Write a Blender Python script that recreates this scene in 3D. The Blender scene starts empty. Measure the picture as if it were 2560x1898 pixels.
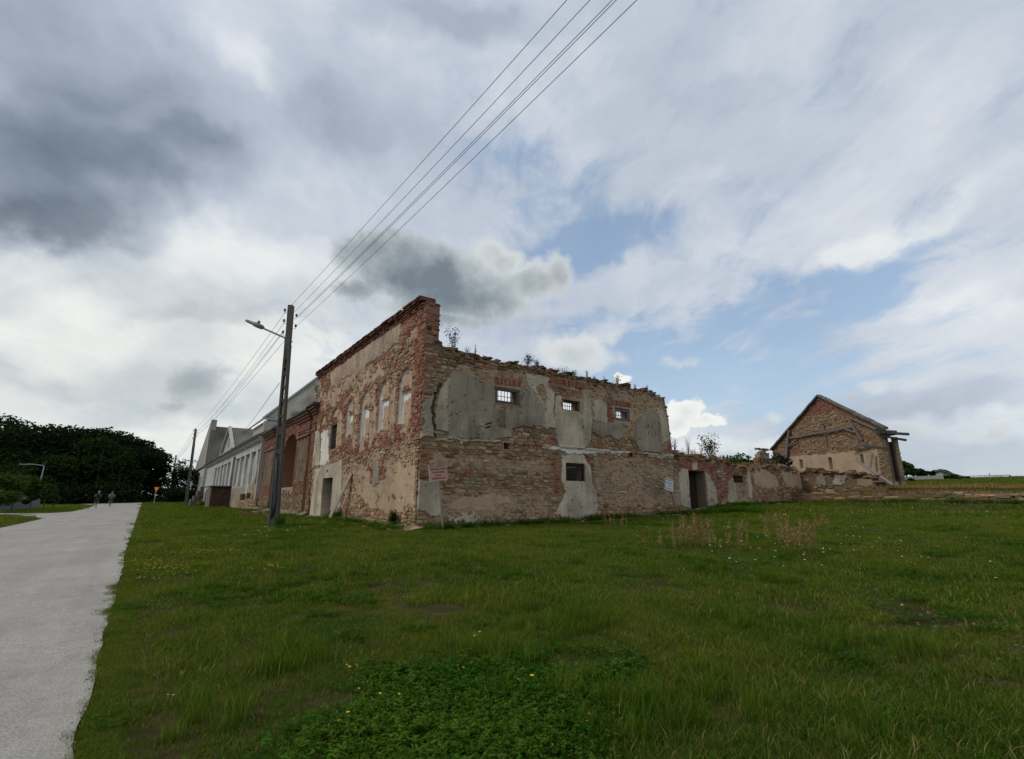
import bpy, bmesh, math, random
import numpy as np
from mathutils import Vector, Matrix
from mathutils.geometry import delaunay_2d_cdt

random.seed(7); RNG = np.random.default_rng(7)
SC = bpy.context.scene
COL = SC.collection

# ------------------------------------------------------------------ camera, world, sun, exposure
F, CX, CY = 1204.2, 1280.0, 949.0          # lens of the survey photograph
PIT, YAW, EYE = math.radians(13.73), math.radians(36.3), 1.6

def ray(px, py):
    x = px - CX; u = CY - py
    y = F*math.cos(PIT) - u*math.sin(PIT); z = F*math.sin(PIT) + u*math.cos(PIT)
    return (x*math.cos(YAW) + y*math.sin(YAW), -x*math.sin(YAW) + y*math.cos(YAW), z)

cam = bpy.data.objects.new('camera', bpy.data.cameras.new('camera')); COL.objects.link(cam)
cam.location = (0, 0, EYE)
cam.rotation_euler = (math.pi/2 + PIT, 0, -YAW)
cam.data.sensor_width = 36; cam.data.lens = 36*F/2560
cam.data.clip_start = 0.05; cam.data.clip_end = 6000
SC.camera = cam

SUN_AZ, SUN_EL = math.radians(-62), math.radians(46)     # azimuth from +Y towards +X
sun = bpy.data.objects.new('sun', bpy.data.lights.new('sun', 'SUN')); COL.objects.link(sun)
sun.data.energy = 1.5; sun.data.angle = math.radians(14); sun.data.color = (1, .95, .87)
sd = Vector((math.sin(SUN_AZ)*math.cos(SUN_EL), math.cos(SUN_AZ)*math.cos(SUN_EL), math.sin(SUN_EL)))
sun.rotation_euler = sd.to_track_quat('Z', 'Y').to_euler()
sun.location = (0, 0, 40)

SC.view_settings.view_transform = 'Standard'; SC.view_settings.look = 'None'
SC.view_settings.gamma = 1; SC.view_settings.use_curve_mapping = False
SC.view_settings.exposure = 0.0

W = bpy.data.worlds.new('World'); SC.world = W; W.use_nodes = True
W.cycles.sampling_method = 'MANUAL'; W.cycles.sample_map_resolution = 512
NT = W.node_tree

class G:
    """small helper that writes node arithmetic"""
    def __init__(s, nt): s.nt = nt; s.n = nt.nodes; s.l = nt.links
    def put(s, sock, v):
        if isinstance(v, bpy.types.NodeSocket): s.l.new(v, sock)
        elif v is not None:
            try: sock.default_value = v
            except Exception: sock.default_value = (v, v, v)
    def m(s, op, a, b=None, c=None, clamp=False):
        n = s.n.new('ShaderNodeMath'); n.operation = op; n.use_clamp = clamp
        s.put(n.inputs[0], a)
        if b is not None: s.put(n.inputs[1], b)
        if c is not None: s.put(n.inputs[2], c)
        return n.outputs[0]
    def v(s, op, a, b=None, scale=None):
        n = s.n.new('ShaderNodeVectorMath'); n.operation = op
        s.put(n.inputs[0], a)
        if b is not None: s.put(n.inputs[1], b)
        if scale is not None: s.put(n.inputs['Scale'], scale)
        return n.outputs['Value'] if op in ('DOT_PRODUCT', 'LENGTH') else n.outputs[0]
    def ss(s, x, lo, hi):
        n = s.n.new('ShaderNodeMapRange'); n.interpolation_type = 'SMOOTHSTEP'
        s.put(n.inputs['Value'], x); s.put(n.inputs['From Min'], lo); s.put(n.inputs['From Max'], hi)
        return n.outputs[0]
    def noise(s, vec, scale, detail=5, rough=.55, dist=0, out='Fac'):
        n = s.n.new('ShaderNodeTexNoise'); s.put(n.inputs['Vector'], vec)
        n.inputs['Scale'].default_value = scale; n.inputs['Detail'].default_value = detail
        n.inputs['Roughness'].default_value = rough; n.inputs['Distortion'].default_value = dist
        return n.outputs[out]
    def mix(s, f, a, b, bt='MIX'):
        n = s.n.new('ShaderNodeMix'); n.data_type = 'RGBA'; n.blend_type = bt
        s.put(n.inputs[0], f)
        for i, q in ((6, a), (7, b)):
            s.put(n.inputs[i], q if isinstance(q, bpy.types.NodeSocket) else (*q, 1))
        return n.outputs[2]
    def ramp(s, f, stops, interp='LINEAR'):
        n = s.n.new('ShaderNodeValToRGB'); s.put(n.inputs[0], f)
        cr = n.color_ramp; cr.interpolation = interp
        while len(cr.elements) < len(stops): cr.elements.new(.5)
        for e, (p, c) in zip(cr.elements, stops): e.position = p; e.color = (*c, 1)
        return n.outputs[0]
    def comb(s, x, y, z):
        n = s.n.new('ShaderNodeCombineXYZ'); s.put(n.inputs[0], x); s.put(n.inputs[1], y); s.put(n.inputs[2], z)
        return n.outputs[0]
    def sep(s, v):
        n = s.n.new('ShaderNodeSeparateXYZ'); s.put(n.inputs[0], v); return n.outputs

def lin(r, g, b):
    return tuple((c/255/12.92 if c/255 <= .04045 else ((c/255 + .055)/1.055)**2.4) for c in (r, g, b))

def build_sky():
    NT.nodes.clear(); g = G(NT)
    tc = g.n.new('ShaderNodeTexCoord').outputs['Generated']
    d = g.v('NORMALIZE', tc)
    x, y, z = g.sep(d)
    zz = g.m('ADD', g.m('MAXIMUM', z, 0.0), .16)
    plane = g.comb(g.m('DIVIDE', x, zz), g.m('DIVIDE', y, zz), 0.0)          # cloud layer seen in perspective
    w1 = g.v('SUBTRACT', g.noise(d, 3.2, 4, .6, out='Color'), (.5, .5, .5))
    w2 = g.v('SUBTRACT', g.noise(d, 11, 5, .6, out='Color'), (.5, .5, .5))
    dd = g.v('ADD', g.v('ADD', d, g.v('SCALE', w1, scale=.22)), g.v('SCALE', w2, scale=.07))
    ds = g.v('ADD', g.v('ADD', d, g.v('SCALE', w1, scale=.05)), g.v('SCALE', w2, scale=.06))
    ds = g.v('ADD', ds, g.v('SCALE', g.v('SUBTRACT', g.noise(d, 34, 4, .6, out='Color'), (.5, .5, .5)), scale=.022))
    def blob(src, px, py, rx, ry, rot=0, a=1.25, b=.35):
        c = Vector(ray(px, py)).normalized()
        ex = Vector(ray(px+10, py)); ey = Vector(ray(px, py-10))
        e1 = (ex - c*ex.dot(c)).normalized(); e2 = (ey - c*ey.dot(c)); e2 = (e2 - e1*e2.dot(e1)).normalized()
        ca, sa = math.cos(math.radians(rot)), math.sin(math.radians(rot))
        f1 = e1*ca + e2*sa; f2 = -e1*sa + e2*ca
        ang = lambda q: math.tan(Vector(ray(px, py)).angle(Vector(q)))
        r1 = ang(ray(px+rx, py)); r2 = ang(ray(px, py-ry))
        cc = g.m('MAXIMUM', g.v('DOT_PRODUCT', src, tuple(c)), .05)
        u = g.m('DIVIDE', g.v('DOT_PRODUCT', src, tuple(f1/r1)), cc)
        v = g.m('DIVIDE', g.v('DOT_PRODUCT', src, tuple(f2/r2)), cc)
        q = g.m('SQRT', g.m('ADD', g.m('MULTIPLY', u, u), g.m('MULTIPLY', v, v)))
        return g.m('SUBTRACT', 1.0, g.ss(q, b, a)), u, v
    def total(src, lst, **k):
        t = None
        for L in lst:
            b = g.m('MULTIPLY', blob(src, *L[:5], **k)[0], L[5])
            t = b if t is None else g.m('ADD', t, b)
        return t
    # --- blue holes and thin cover
    holes = total(dd, [(1380, 500, 360, 130, -16, .85), (1480, 600, 200, 70, 10, .6), (1990, 750, 460, 85, 14, 1.0), (1500, 850, 260, 110, 0, .75), (1620, 930, 320, 70, 0, .7),
                       (1850, 930, 460, 130, 4, .95), (1290, 640, 150, 70, -30, .65), (1020, 240, 130, 60, 0, .30), (2460, 900, 260, 60, 10, .35),
                       (1440, 640, 160, 70, 0, .6), (900, 90, 120, 60, 20, .2), (2200, 640, 300, 40, 22, .5)])
    warp = g.v('SCALE', g.v('SUBTRACT', g.noise(plane, 1.1, 4, .55, out='Color'), (.5, .5, .5)), scale=.55)
    pw = g.v('ADD', plane, warp)
    rotp = g.n.new('ShaderNodeVectorRotate'); rotp.rotation_type = 'Z_AXIS'; g.l.new(pw, rotp.inputs['Vector']); rotp.inputs['Angle'].default_value = math.radians(-58)
    wisps = g.noise(g.v('MULTIPLY', rotp.outputs[0], (.8, 3.2, 1)), 1.5, 8, .62, .25)
    fine = g.noise(pw, 5.0, 7, .62, .15)
    thin = g.m('ADD', g.m('MULTIPLY', g.m('SUBTRACT', wisps, .5), 2.6), g.m('MULTIPLY', g.m('SUBTRACT', fine, .5), 2.4))
    cover = g.m('SUBTRACT', g.m('ADD', g.m('MULTIPLY', thin, .9), 1.02), holes)
    cover = g.m('ADD', cover, g.m('MULTIPLY', blob(d, 260, 380, 760, 620, 0, a=1.5, b=.3)[0], .8))
    cover = g.m('ADD', .22, g.m('MULTIPLY', g.ss(cover, -.15, 1.0), .75))
    # --- brightness of the cloud layer
    bn = g.noise(dd, 2.4, 7, .55, .1)
    val = g.m('ADD', .685, g.m('MULTIPLY', g.m('SUBTRACT', bn, .5), .42))
    val = g.m('ADD', val, g.m('MULTIPLY', g.m('SUBTRACT', wisps, .5), .20))
    lump = g.noise(g.v('MULTIPLY', ds, (1, 1, 2.0)), 4.6, 7, .56, .1)
    val = g.m('ADD', val, g.m('MULTIPLY', g.m('SUBTRACT', lump, .5), .42))
    dark = total(dd, [(40, 470, 430, 200, -8, .42), (330, 330, 340, 190, 20, .25), (500, 420, 190, 120, 0, .20), (170, 590, 240, 75, -8, .22),
                      (800, 330, 360, 130, 0, .14), (1130, 60, 280, 90, 0, .20), (560, 780, 340, 26, 0, .10), (120, 120, 400, 280, 0, .30), (1500, 300, 500, 200, 0, .04), (2300, 1010, 300, 60, 0, .10)])
    lite = total(dd, [(640, 640, 260, 100, 0, .22), (120, 830, 320, 110, 0, .26), (450, 1120, 560, 90, 0, .26), (720, 880, 220, 150, 0, .20), (640, 200, 120, 60, -40, .14), (30, 690, 200, 40, 0, .1),
                      (1800, 1140, 560, 60, 0, .16), (2250, 560, 340, 60, 30, .15), (2450, 1090, 240, 50, 0, .16), (1240, 1030, 420, 90, 0, .18), (30, 1000, 250, 60, 0, .18), (2440, 760, 150, 60, 0, .10)])
    val = g.m('SUBTRACT', g.m('ADD', val, lite), dark, clamp=True)
    warm = total(d, [(350, 950, 800, 420, 0, .9)], a=1.4, b=.1)
    cloud = g.ramp(val, [(0, lin(98, 110, 124)), (.22, lin(132, 144, 157)), (.45, lin(168, 179, 194)), (.66, lin(194, 203, 216)), (.86, lin(224, 229, 234)), (1, lin(243, 245, 243))])
    cloudw = g.ramp(val, [(0, lin(98, 108, 118)), (.22, lin(132, 141, 149)), (.45, lin(168, 176, 182)), (.66, lin(198, 204, 206)), (.86, lin(226, 229, 226)), (1, lin(245, 245, 238))])
    cloud = g.mix(warm, cloud, cloudw)
    # --- blue sky behind
    sky = g.n.new('ShaderNodeTexSky'); sky.sky_type = 'NISHITA'; sky.sun_disc = False
    sky.sun_elevation = SUN_EL; sky.sun_rotation = SUN_AZ; sky.air_density = 1.1; sky.dust_density = .6; sky.ozone_density = 1.2
    blue = g.mix(1.0, sky.outputs[0], (.15, .145, .14), 'MULTIPLY')
    blue = g.mix(.30, blue, lin(150, 188, 226))
    blue = g.mix(g.ss(z, .34, .0), blue, lin(176, 204, 226))
    col = g.mix(cover, blue, cloud)
    # --- low haze band near the horizon
    col = g.mix(g.m('MULTIPLY', g.ss(z, .16, .0), .5), col, lin(200, 212, 216))
    # --- cumulus: billowing edges, grey bellies, paler tops
    bil = g.m('ADD', g.m('MULTIPLY', g.m('SUBTRACT', g.noise(d, 10, 8, .6), .5), 1.0), g.m('MULTIPLY', g.m('SUBTRACT', g.noise(d, 42, 6, .6), .5), .30))
    sh = g.noise(d, 15, 6, .55)
    def cumulus(col, lst, belly, rim, edge=(.42, .60), deep=(.50, 1.15), topv=0.0, amt=1.0, src=None):
        t = None; tv = None
        for L in lst:
            b, u, v = blob(src or ds, *L[:5], a=1.45, b=0); b = g.m('MULTIPLY', b, L[5])
            t = b if t is None else g.m('MAXIMUM', t, b)
            tv = v if tv is None else tv
        t = g.m('ADD', t, g.m('MULTIPLY', bil, .75))
        mask = g.m('MULTIPLY', g.ss(t, *edge), amt)
        dn = g.m('ADD', g.ss(t, *deep), g.m('MULTIPLY', g.m('SUBTRACT', sh, .5), .85))
        if topv: dn = g.m('SUBTRACT', dn, g.m('MULTIPLY', tv, topv))
        return g.mix(mask, col, g.mix(g.m('ADD', dn, 0.0, clamp=True), rim, belly))
    col = cumulus(col, [(1715, 1015, 80, 50, 14, 1), (1690, 1050, 50, 60, 0, 1), (1760, 1045, 90, 30, -4, .95), (1560, 950, 40, 26, 0, .72)],
                  lin(196, 206, 212), lin(243, 244, 240), (.45, .62), (.6, 1.6))
    col = cumulus(col, [(2270, 1080, 140, 34, 0, .8), (1850, 1140, 260, 34, 0, .8), (2480, 1090, 130, 30, 0, .85), (2040, 1085, 80, 26, 0, .7), (1930, 1030, 60, 26, 0, .72), (2200, 960, 110, 34, 0, .75), (1700, 900, 100, 30, 0, .7)],
                  lin(182, 192, 200), lin(218, 223, 224), (.40, .85), (.5, 1.3), .3, .7)
    col = cumulus(col, [(1440, 880, 190, 66, -5, .9), (1530, 850, 60, 40, 0, .7)], lin(188, 196, 200), lin(222, 226, 226), (.35, .75), (.5, 1.4), .2, .9)
    col = cumulus(col, [(1330, 700, 140, 70, 8, 1.0), (1240, 640, 120, 66, -20, .85), (1400, 680, 60, 70, 40, .9), (1210, 770, 260, 56, 0, .75)],
                  lin(160, 169, 175), lin(210, 216, 218), (.32, .72), (.42, 1.15), .22)
    col = cumulus(col, [(1040, 680, 240, 120, -14, 1.1), (930, 620, 120, 80, 20, .95), (1130, 730, 240, 100, -5, 1.05), (900, 710, 100, 46, 0, .85), (1120, 800, 220, 40, 0, .75)],
                  lin(118, 131, 141), lin(184, 192, 196), (.30, .68), (.38, 1.15), .12)
    col = cumulus(col, [(480, 955, 130, 78, 30, .95), (420, 1010, 90, 34, 0, .8), (560, 920, 70, 36, 0, .7)], lin(158, 168, 175), lin(204, 210, 212), (.35, .8), (.45, 1.1), 0, .9)
    # below the horizon: dull ground glow
    col = g.mix(g.ss(z, -.004, -.03), col, (.10, .11, .08))
    bg = g.n.new('ShaderNodeBackground'); g.put(bg.inputs[0], g.mix(1.0, col, (10.0, 10.0, 10.0), 'MULTIPLY'))
    bg.inputs[1].default_value = .1
    out = g.n.new('ShaderNodeOutputWorld'); g.l.new(bg.outputs[0], out.inputs[0])
build_sky()

# ------------------------------------------------------------------ numpy noise
def _hash(ix, iy, seed):
    h = (ix.astype(np.int64)*374761393 + iy.astype(np.int64)*668265263 + seed*974711) & 0x7fffffff
    h = ((h ^ (h >> 13))*1274126177) & 0x7fffffff
    return ((h ^ (h >> 16)) & 0xffff)/65535.0
def vnoise(x, y, seed=0):
    x = np.asarray(x, float); y = np.asarray(y, float)
    ix = np.floor(x); iy = np.floor(y); fx = x-ix; fy = y-iy
    fx = fx*fx*(3-2*fx); fy = fy*fy*(3-2*fy)
    a = _hash(ix, iy, seed); b = _hash(ix+1, iy, seed); c = _hash(ix, iy+1, seed); d = _hash(ix+1, iy+1, seed)
    return (a*(1-fx)+b*fx)*(1-fy) + (c*(1-fx)+d*fx)*fy
def fbm(x, y, seed=0, oct=4):
    t = 0; a = .5; n = 0
    for i in range(oct):
        t = t + a*vnoise(x*2**i, y*2**i, seed+i*17); n += a; a *= .5
    return t/n
def inpoly(x, y, poly):
    x = np.asarray(x, float); y = np.asarray(y, float); r = np.zeros(x.shape, bool)
    n = len(poly); j = n-1
    for i in range(n):
        xi, yi = poly[i]; xj, yj = poly[j]
        if yi != yj:
            c = ((yi > y) != (yj > y)) & (x < (xj-xi)*(y-yi)/(yj-yi) + xi)
            r ^= c
        j = i
    return r

# ------------------------------------------------------------------ survey windows -> points on real planes
WIN = {1:(760,720,.3752),2:(1040,840,.3026),3:(1360,880,.2784),4:(1660,960,.2179),5:(1900,960,.1816),6:(460,960,.23),7:(0,1020,.2155),8:(2200,1140,.1616),
       9:(590,740,.15736),10:(680,960,.12105),11:(470,1060,.1453),12:(780,1140,.109),13:(640,1000,.19978),14:(900,1100,.15129),15:(1500,1240,.47576),16:(700,1500,.35907),17:(100,1300,.36194),0:(0,0,1)}
def Z(w, x, y): a, b, s = WIN[w]; return a+x*s, b+y*s

class Frame:
    """a vertical wall plane: origin, run direction and outward normal; s runs along it, z is height"""
    def __init__(f, o, u, n):
        f.o = Vector((o[0], o[1], 0)); f.u = Vector((u[0], u[1], 0)).normalized(); f.n = Vector((n[0], n[1], 0)).normalized()
    def hit(f, w, x, y):
        r = Vector(ray(*Z(w, x, y))); e = Vector((0, 0, EYE))
        t = (f.o - e).dot(f.n)/r.dot(f.n); p = e + r*t
        return ((p - f.o).dot(f.u), p.z)
    def poly(f, w, pts): return [f.hit(w, *p) for p in pts]
    def P(f, s, z, h=0): return f.o + f.u*s + f.n*h + Vector((0, 0, z))
    def arr(f, s, z, h):
        return np.stack([f.o.x + f.u.x*s + f.n.x*h, f.o.y + f.u.y*s + f.n.y*h, z + 0*s], -1)

# ------------------------------------------------------------------ terrain
CTRL = [(0,0,0),(-2,-15,0),(10,-15,.1),(-15,-15,-.05),(-3,15,0),(-3,30,.08),(-3,45,.18),(-4,60,.3),(-4,90,.42),(-4,130,.56),(-4,180,.6),
        (3,8,.06),(8,5,.12),(5,12,.33),(14,8,.35),(7.84,16.2,.47),(14,16.2,.54),(18,16.2,.63),(23,16.2,.74),(27,16.2,1.0),(31,16.2,1.15),(38,16,1.38),
        (4,21,.5),(7,30,.42),(6,45,.42),(7,62,.42),(5,76,.55),(7.8,106,.85),(7.8,130,.9),(4,130,.62),
        (20,5,.65),(28,2,1.0),(33,-3,1.3),(35.8,5,1.25),(35.8,11,1.22),(35,-12,1.5),(38.6,8,2.0),(38.6,13,2.0),(38.6,2,2.0),(38.6,-3,2.1),(20,-10,.8),
        (45,14,2.3),(50,24,2.5),(44,8,2.3),(60,10,3.0),(60,35,3.0),(75,0,3.6),(95,10,4.2),(90,-25,4.1),(110,40,4.4),(140,0,4.4),(120,-60,4.2),(45,-10,2.2),(60,-20,3.0),
        (20,25,.6),(30,30,1.5),(20,60,.8),(20,110,.9),(60,80,2.5),
        (-15,30,.1),(-12,60,.3),(-30,60,.3),(-20,100,.4),(-40,130,.5),(-60,40,.2),(-60,-30,0),(0,-60,0),(60,-80,2),
        (0,250,.8),(-150,150,.6),(-150,0,.3),(-100,-150,0),(100,-180,3),(250,-60,4.4),(250,120,4.4),(120,250,2),(-60,260,.8)]
_C = np.array(CTRL, float)
def _k(r): return np.where(r > 0, r*r*np.log(r+1e-9), 0)
_n = len(_C)
_A = np.zeros((_n+3, _n+3)); _r = np.hypot(_C[:,None,0]-_C[None,:,0], _C[:,None,1]-_C[None,:,1])
_A[:_n,:_n] = _k(_r) + np.eye(_n)*.6; _A[:_n,_n] = 1; _A[:_n,_n+1:] = _C[:,:2]; _A[_n,:_n] = 1; _A[_n+1:,:_n] = _C[:,:2].T
_w = np.linalg.solve(_A, np.r_[_C[:,2], 0, 0, 0])
def ground(x, y):
    x = np.asarray(x, float); y = np.asarray(y, float)
    R = np.hypot(x, y); q = np.minimum(1, 240/np.maximum(R, 1)); X = x*q; Y = y*q
    z = _w[_n] + _w[_n+1]*X + _w[_n+2]*Y
    for i in range(_n): z = z + _w[i]*_k(np.hypot(X-_C[i,0], Y-_C[i,1]))
    return z
def gz(x, y): return float(ground(x, y))
def hit(w, x, y):
    """where a sight line meets the ground"""
    r = np.array(ray(*Z(w, x, y))); L = math.hypot(r[0], r[1])
    t = np.exp(np.linspace(math.log(1.5), math.log(400), 900))/L
    X = r[0]*t; Y = r[1]*t; D = EYE + r[2]*t - ground(X, Y)
    i = int(np.argmax(D < 0)) if (D < 0).any() else len(t)-1
    return float(X[i]), float(Y[i])

# ------------------------------------------------------------------ objects and tags
def tag(o, label=None, cat=None, group=None, kind=None):
    if label: o['label'] = label
    if cat: o['category'] = cat
    if group: o['group'] = group
    if kind: o['kind'] = kind
    return o
def wmat(o):
    m = Matrix.Translation(o.location) @ o.rotation_euler.to_matrix().to_4x4()
    if o.parent: m = wmat(o.parent) @ o.matrix_parent_inverse @ m
    return m
def empty(name, loc=(0,0,0), rz=0, parent=None):
    o = bpy.data.objects.new(name, None); COL.objects.link(o); o.location = loc; o.rotation_euler = (0,0,rz)
    o.empty_display_size = .2
    if parent: o.parent = parent; o.matrix_parent_inverse = wmat(parent).inverted()
    return o
def link(name, me, mat=None, parent=None, loc=None):
    o = bpy.data.objects.new(name, me); COL.objects.link(o)
    if mat and not me.materials: me.materials.append(mat)
    if parent:
        o.parent = parent; o.matrix_parent_inverse = wmat(parent).inverted()
    if loc is not None: o.location = loc
    return o
def mesh(name, V, Fc, col=None, smooth=False):
    me = bpy.data.meshes.new(name)
    V = np.asarray(V, float).reshape(-1, 3)
    if isinstance(Fc, np.ndarray): Fc = Fc.tolist()
    me.from_pydata(V.tolist(), [], Fc)
    if col is not None:
        a = me.color_attributes.new('Col', 'FLOAT_COLOR', 'POINT')
        c = np.ones((len(V), 4)); c[:, :3] = np.asarray(col).reshape(-1, 3) if np.ndim(col) > 1 else np.array(col)[None]
        a.data.foreach_set('color', c.ravel())
    if smooth: me.polygons.foreach_set('use_smooth', [True]*len(me.polygons))
    me.update(); return me
def copy_tree(o, parent=None):
    c = o.copy(); COL.objects.link(c)
    if parent: c.parent = parent
    for ch in o.children: copy_tree(ch, c)
    return c

class MB:
    """collects boxes, bars, tubes and polygons into one mesh"""
    def __init__(s): s.V = []; s.F = []; s.C = []
    def add(s, V, Fc, col=None):
        b = len(s.V); s.V += [tuple(v) for v in V]; s.F += [tuple(b+i for i in f) for f in Fc]
        s.C += [tuple(col) if col is not None else (1, 1, 1)]*len(V)
    def box(s, c, sz, rot=None, col=None, jit=0):
        V = [Vector(((i&1)-.5, ((i>>1)&1)-.5, ((i>>2)&1)-.5)) for i in range(8)]
        V = [Vector((v.x*sz[0]+random.uniform(-jit,jit), v.y*sz[1]+random.uniform(-jit,jit), v.z*sz[2]+random.uniform(-jit,jit))) for v in V]
        if rot is not None: V = [rot @ v for v in V]
        s.add([v + Vector(c) for v in V], [(0,2,3,1),(4,5,7,6),(0,1,5,4),(2,6,7,3),(0,4,6,2),(1,3,7,5)], col)
    def beam(s, a, b, w, h=None, col=None, up=(0,0,1), jit=0):
        a = Vector(a); b = Vector(b); h = h or w; d = (b-a); L = d.length; d.normalize()
        u = Vector(up)
        if abs(d.dot(u)) > .97: u = Vector((1,0,0))
        x = d.cross(u).normalized(); z = x.cross(d)
        s.box((a+b)/2, (w, L, h), Matrix((x, d, z)).transposed(), col, jit)
    def tube(s, pts, r, n=6, col=None, cap=True):
        pts = [Vector(p) for p in pts]; rs = r if isinstance(r, (list, tuple)) else [r]*len(pts)
        V = []; Fc = []; pu = None
        for i, p in enumerate(pts):
            d = (pts[min(i+1, len(pts)-1)] - pts[max(i-1, 0)]).normalized()
            u = Vector((0,0,1)) if abs(d.z) < .9 else Vector((1,0,0))
            x = d.cross(u).normalized()
            if pu is not None and x.dot(pu) < 0: x = -x
            pu = x; y = d.cross(x)
            for k in range(n):
                a = 2*math.pi*k/n; V.append(p + (x*math.cos(a) + y*math.sin(a))*rs[i])
        for i in range(len(pts)-1):
            for k in range(n):
                Fc.append((i*n+k, i*n+(k+1)%n, (i+1)*n+(k+1)%n, (i+1)*n+k))
        if cap: Fc.append(tuple(range(n))[::-1]); Fc.append(tuple((len(pts)-1)*n+k for k in range(n)))
        s.add(V, Fc, col)
    def prism(s, poly, fr, h0, h1, col=None):
        """polygon in (s,z) of a wall frame, between depths h0 and h1"""
        n = len(poly); V = [fr.P(a, b, h0) for a, b in poly] + [fr.P(a, b, h1) for a, b in poly]
        s.add(V, [tuple(range(n)), tuple(range(n, 2*n))[::-1]] + [(i, n+i, n+(i+1)%n, (i+1)%n) for i in range(n)], col)
    def lathe(s, prof, c, n=12, col=None, axis='Z'):
        V = []; Fc = []
        for r, z in prof:
            for k in range(n):
                a = 2*math.pi*k/n; p = (r*math.cos(a), r*math.sin(a), z)
                if axis == 'X': p = (p[2], p[0], p[1])
                if axis == 'Y': p = (p[0], p[2], p[1])
                V.append(Vector(c) + Vector(p))
        for i in range(len(prof)-1):
            for k in range(n): Fc.append((i*n+k, i*n+(k+1)%n, (i+1)*n+(k+1)%n, (i+1)*n+k))
        Fc.append(tuple(range(n))[::-1]); Fc.append(tuple((len(prof)-1)*n+k for k in range(n)))
        s.add(V, Fc, col)
    def build(s, name, mat, parent=None, smooth=False, loc=None):
        me = mesh(name, s.V, s.F, s.C, smooth)
        return link(name, me, mat, parent, loc)

# ------------------------------------------------------------------ materials
def newmat(name):
    m = bpy.data.materials.new(name); m.use_nodes = True
    g = G(m.node_tree); b = m.node_tree.nodes['Principled BSDF']; return m, g, b
def mat_col(name, scale=14, var=.35, bump=.35, rough=.9, fine=60, dist=.01, tint=None, spec=.25):
    """takes its base colour from the piece's own colour, broken up by grain and given fine relief"""
    m, g, b = newmat(name)
    at = g.n.new('ShaderNodeAttribute'); at.attribute_name = 'Col'
    pos = g.n.new('ShaderNodeNewGeometry').outputs['Position']
    n1 = g.noise(pos, scale, 6, .65); n2 = g.noise(pos, fine, 4, .6); n3 = g.noise(pos, scale*.18, 4, .6)
    f = g.m('ADD', g.m('MULTIPLY', g.m('SUBTRACT', n1, .5), var*2), g.m('MULTIPLY', g.m('SUBTRACT', n3, .5), var*1.2))
    f = g.m('ADD', g.m('ADD', f, g.m('MULTIPLY', g.m('SUBTRACT', n2, .5), var)), 1)
    c = g.v('SCALE', at.outputs['Color'], scale=f)
    if tint: c = g.mix(g.ss(n3, .5, .75), c, g.mix(1.0, c, tint, 'MULTIPLY'))
    g.l.new(c, b.inputs['Base Color']); b.inputs['Roughness'].default_value = rough
    b.inputs['Specular IOR Level'].default_value = spec
    bp = g.n.new('ShaderNodeBump'); bp.inputs['Strength'].default_value = bump; bp.inputs['Distance'].default_value = dist
    g.l.new(g.m('ADD', n1, g.m('MULTIPLY', n2, .5)), bp.inputs['Height']); g.l.new(bp.outputs[0], b.inputs['Normal'])
    return m
M_STONE = mat_col('weathered_masonry', 16, .34, .7, .92, 75, .02, tint=(.8, .74, .66))
M_WALL = mat_col('mortar_and_plaster', 7, .17, .5, .95, 55, .015, tint=(.9, .86, .8))
M_WOOD = mat_col('old_wood', 22, .3, .4, .85, 90, .006)
M_METAL = mat_col('rusty_metal', 30, .35, .3, .7, 120, .003)
M_PAINT = mat_col('plain_paint', 6, .1, .15, .6, 60, .003, spec=.4)
M_CONC = mat_col('pole_concrete', 12, .28, .4, .9, 80, .006, tint=(.85, .84, .8))
M_ROOF = mat_col('corrugated_roof', 3, .3, .3, .85, 30, .01, tint=(.7, .75, .65))
M_CLOTH = mat_col('cloth', 20, .15, .2, .9, 90, .003)

def mat_leaf(name, c1, c2, c3, scale=.35, tr=.3, attr=True):
    m, g, b = newmat(name); nt = m.node_tree; nt.nodes.remove(b)
    pos = g.n.new('ShaderNodeNewGeometry').outputs['Position']
    n1 = g.noise(pos, scale, 5, .6, .3); n2 = g.noise(pos, scale*5.5, 4, .6)
    c = g.mix(g.ss(g.m('ADD', g.m('MULTIPLY', n1, .65), g.m('MULTIPLY', n2, .35)), .38, .64), c1, c2)
    at = g.n.new('ShaderNodeAttribute'); at.attribute_name = 'Col'
    r = g.sep(at.outputs['Color'])
    if name == 'grass_blades':
        dryp = g.m('MULTIPLY', g.ss(g.noise(g.v('ADD', pos, (31, 7, 0)), .75, 6, .62), .55, .70), .30); c = g.mix(dryp, c, (.16, .135, .045))
        lusc = g.m('MULTIPLY', g.ss(g.noise(g.v('ADD', pos, (3, 57, 0)), .5, 5, .6), .54, .66), .6); c = g.mix(lusc, c, (.04, .115, .014))
    c = g.mix(g.m('MULTIPLY', r[1], .9), c, c3)                # G: how dry the blade is
    c = g.v('SCALE', c, scale=g.m('ADD', .55, g.m('MULTIPLY', r[0], .9)))
    df = g.n.new('ShaderNodeBsdfDiffuse'); tl = g.n.new('ShaderNodeBsdfTranslucent'); mx = g.n.new('ShaderNodeMixShader')
    g.l.new(c, df.inputs[0]); g.l.new(g.mix(1, c, (1.3, 1.25, .6), 'MULTIPLY'), tl.inputs[0]); mx.inputs[0].default_value = tr
    g.l.new(df.outputs[0], mx.inputs[1]); g.l.new(tl.outputs[0], mx.inputs[2])
    g.l.new(mx.outputs[0], nt.nodes['Material Output'].inputs[0]); return m
M_GRASS = mat_leaf('grass_blades', (.066, .126, .013), (.128, .160, .022), (.26, .20, .085), .45, .45)
M_CLOVER = mat_leaf('leafy_weeds', (.046, .125, .014), (.088, .165, .018), (.12, .16, .03), .9, .45)
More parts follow.
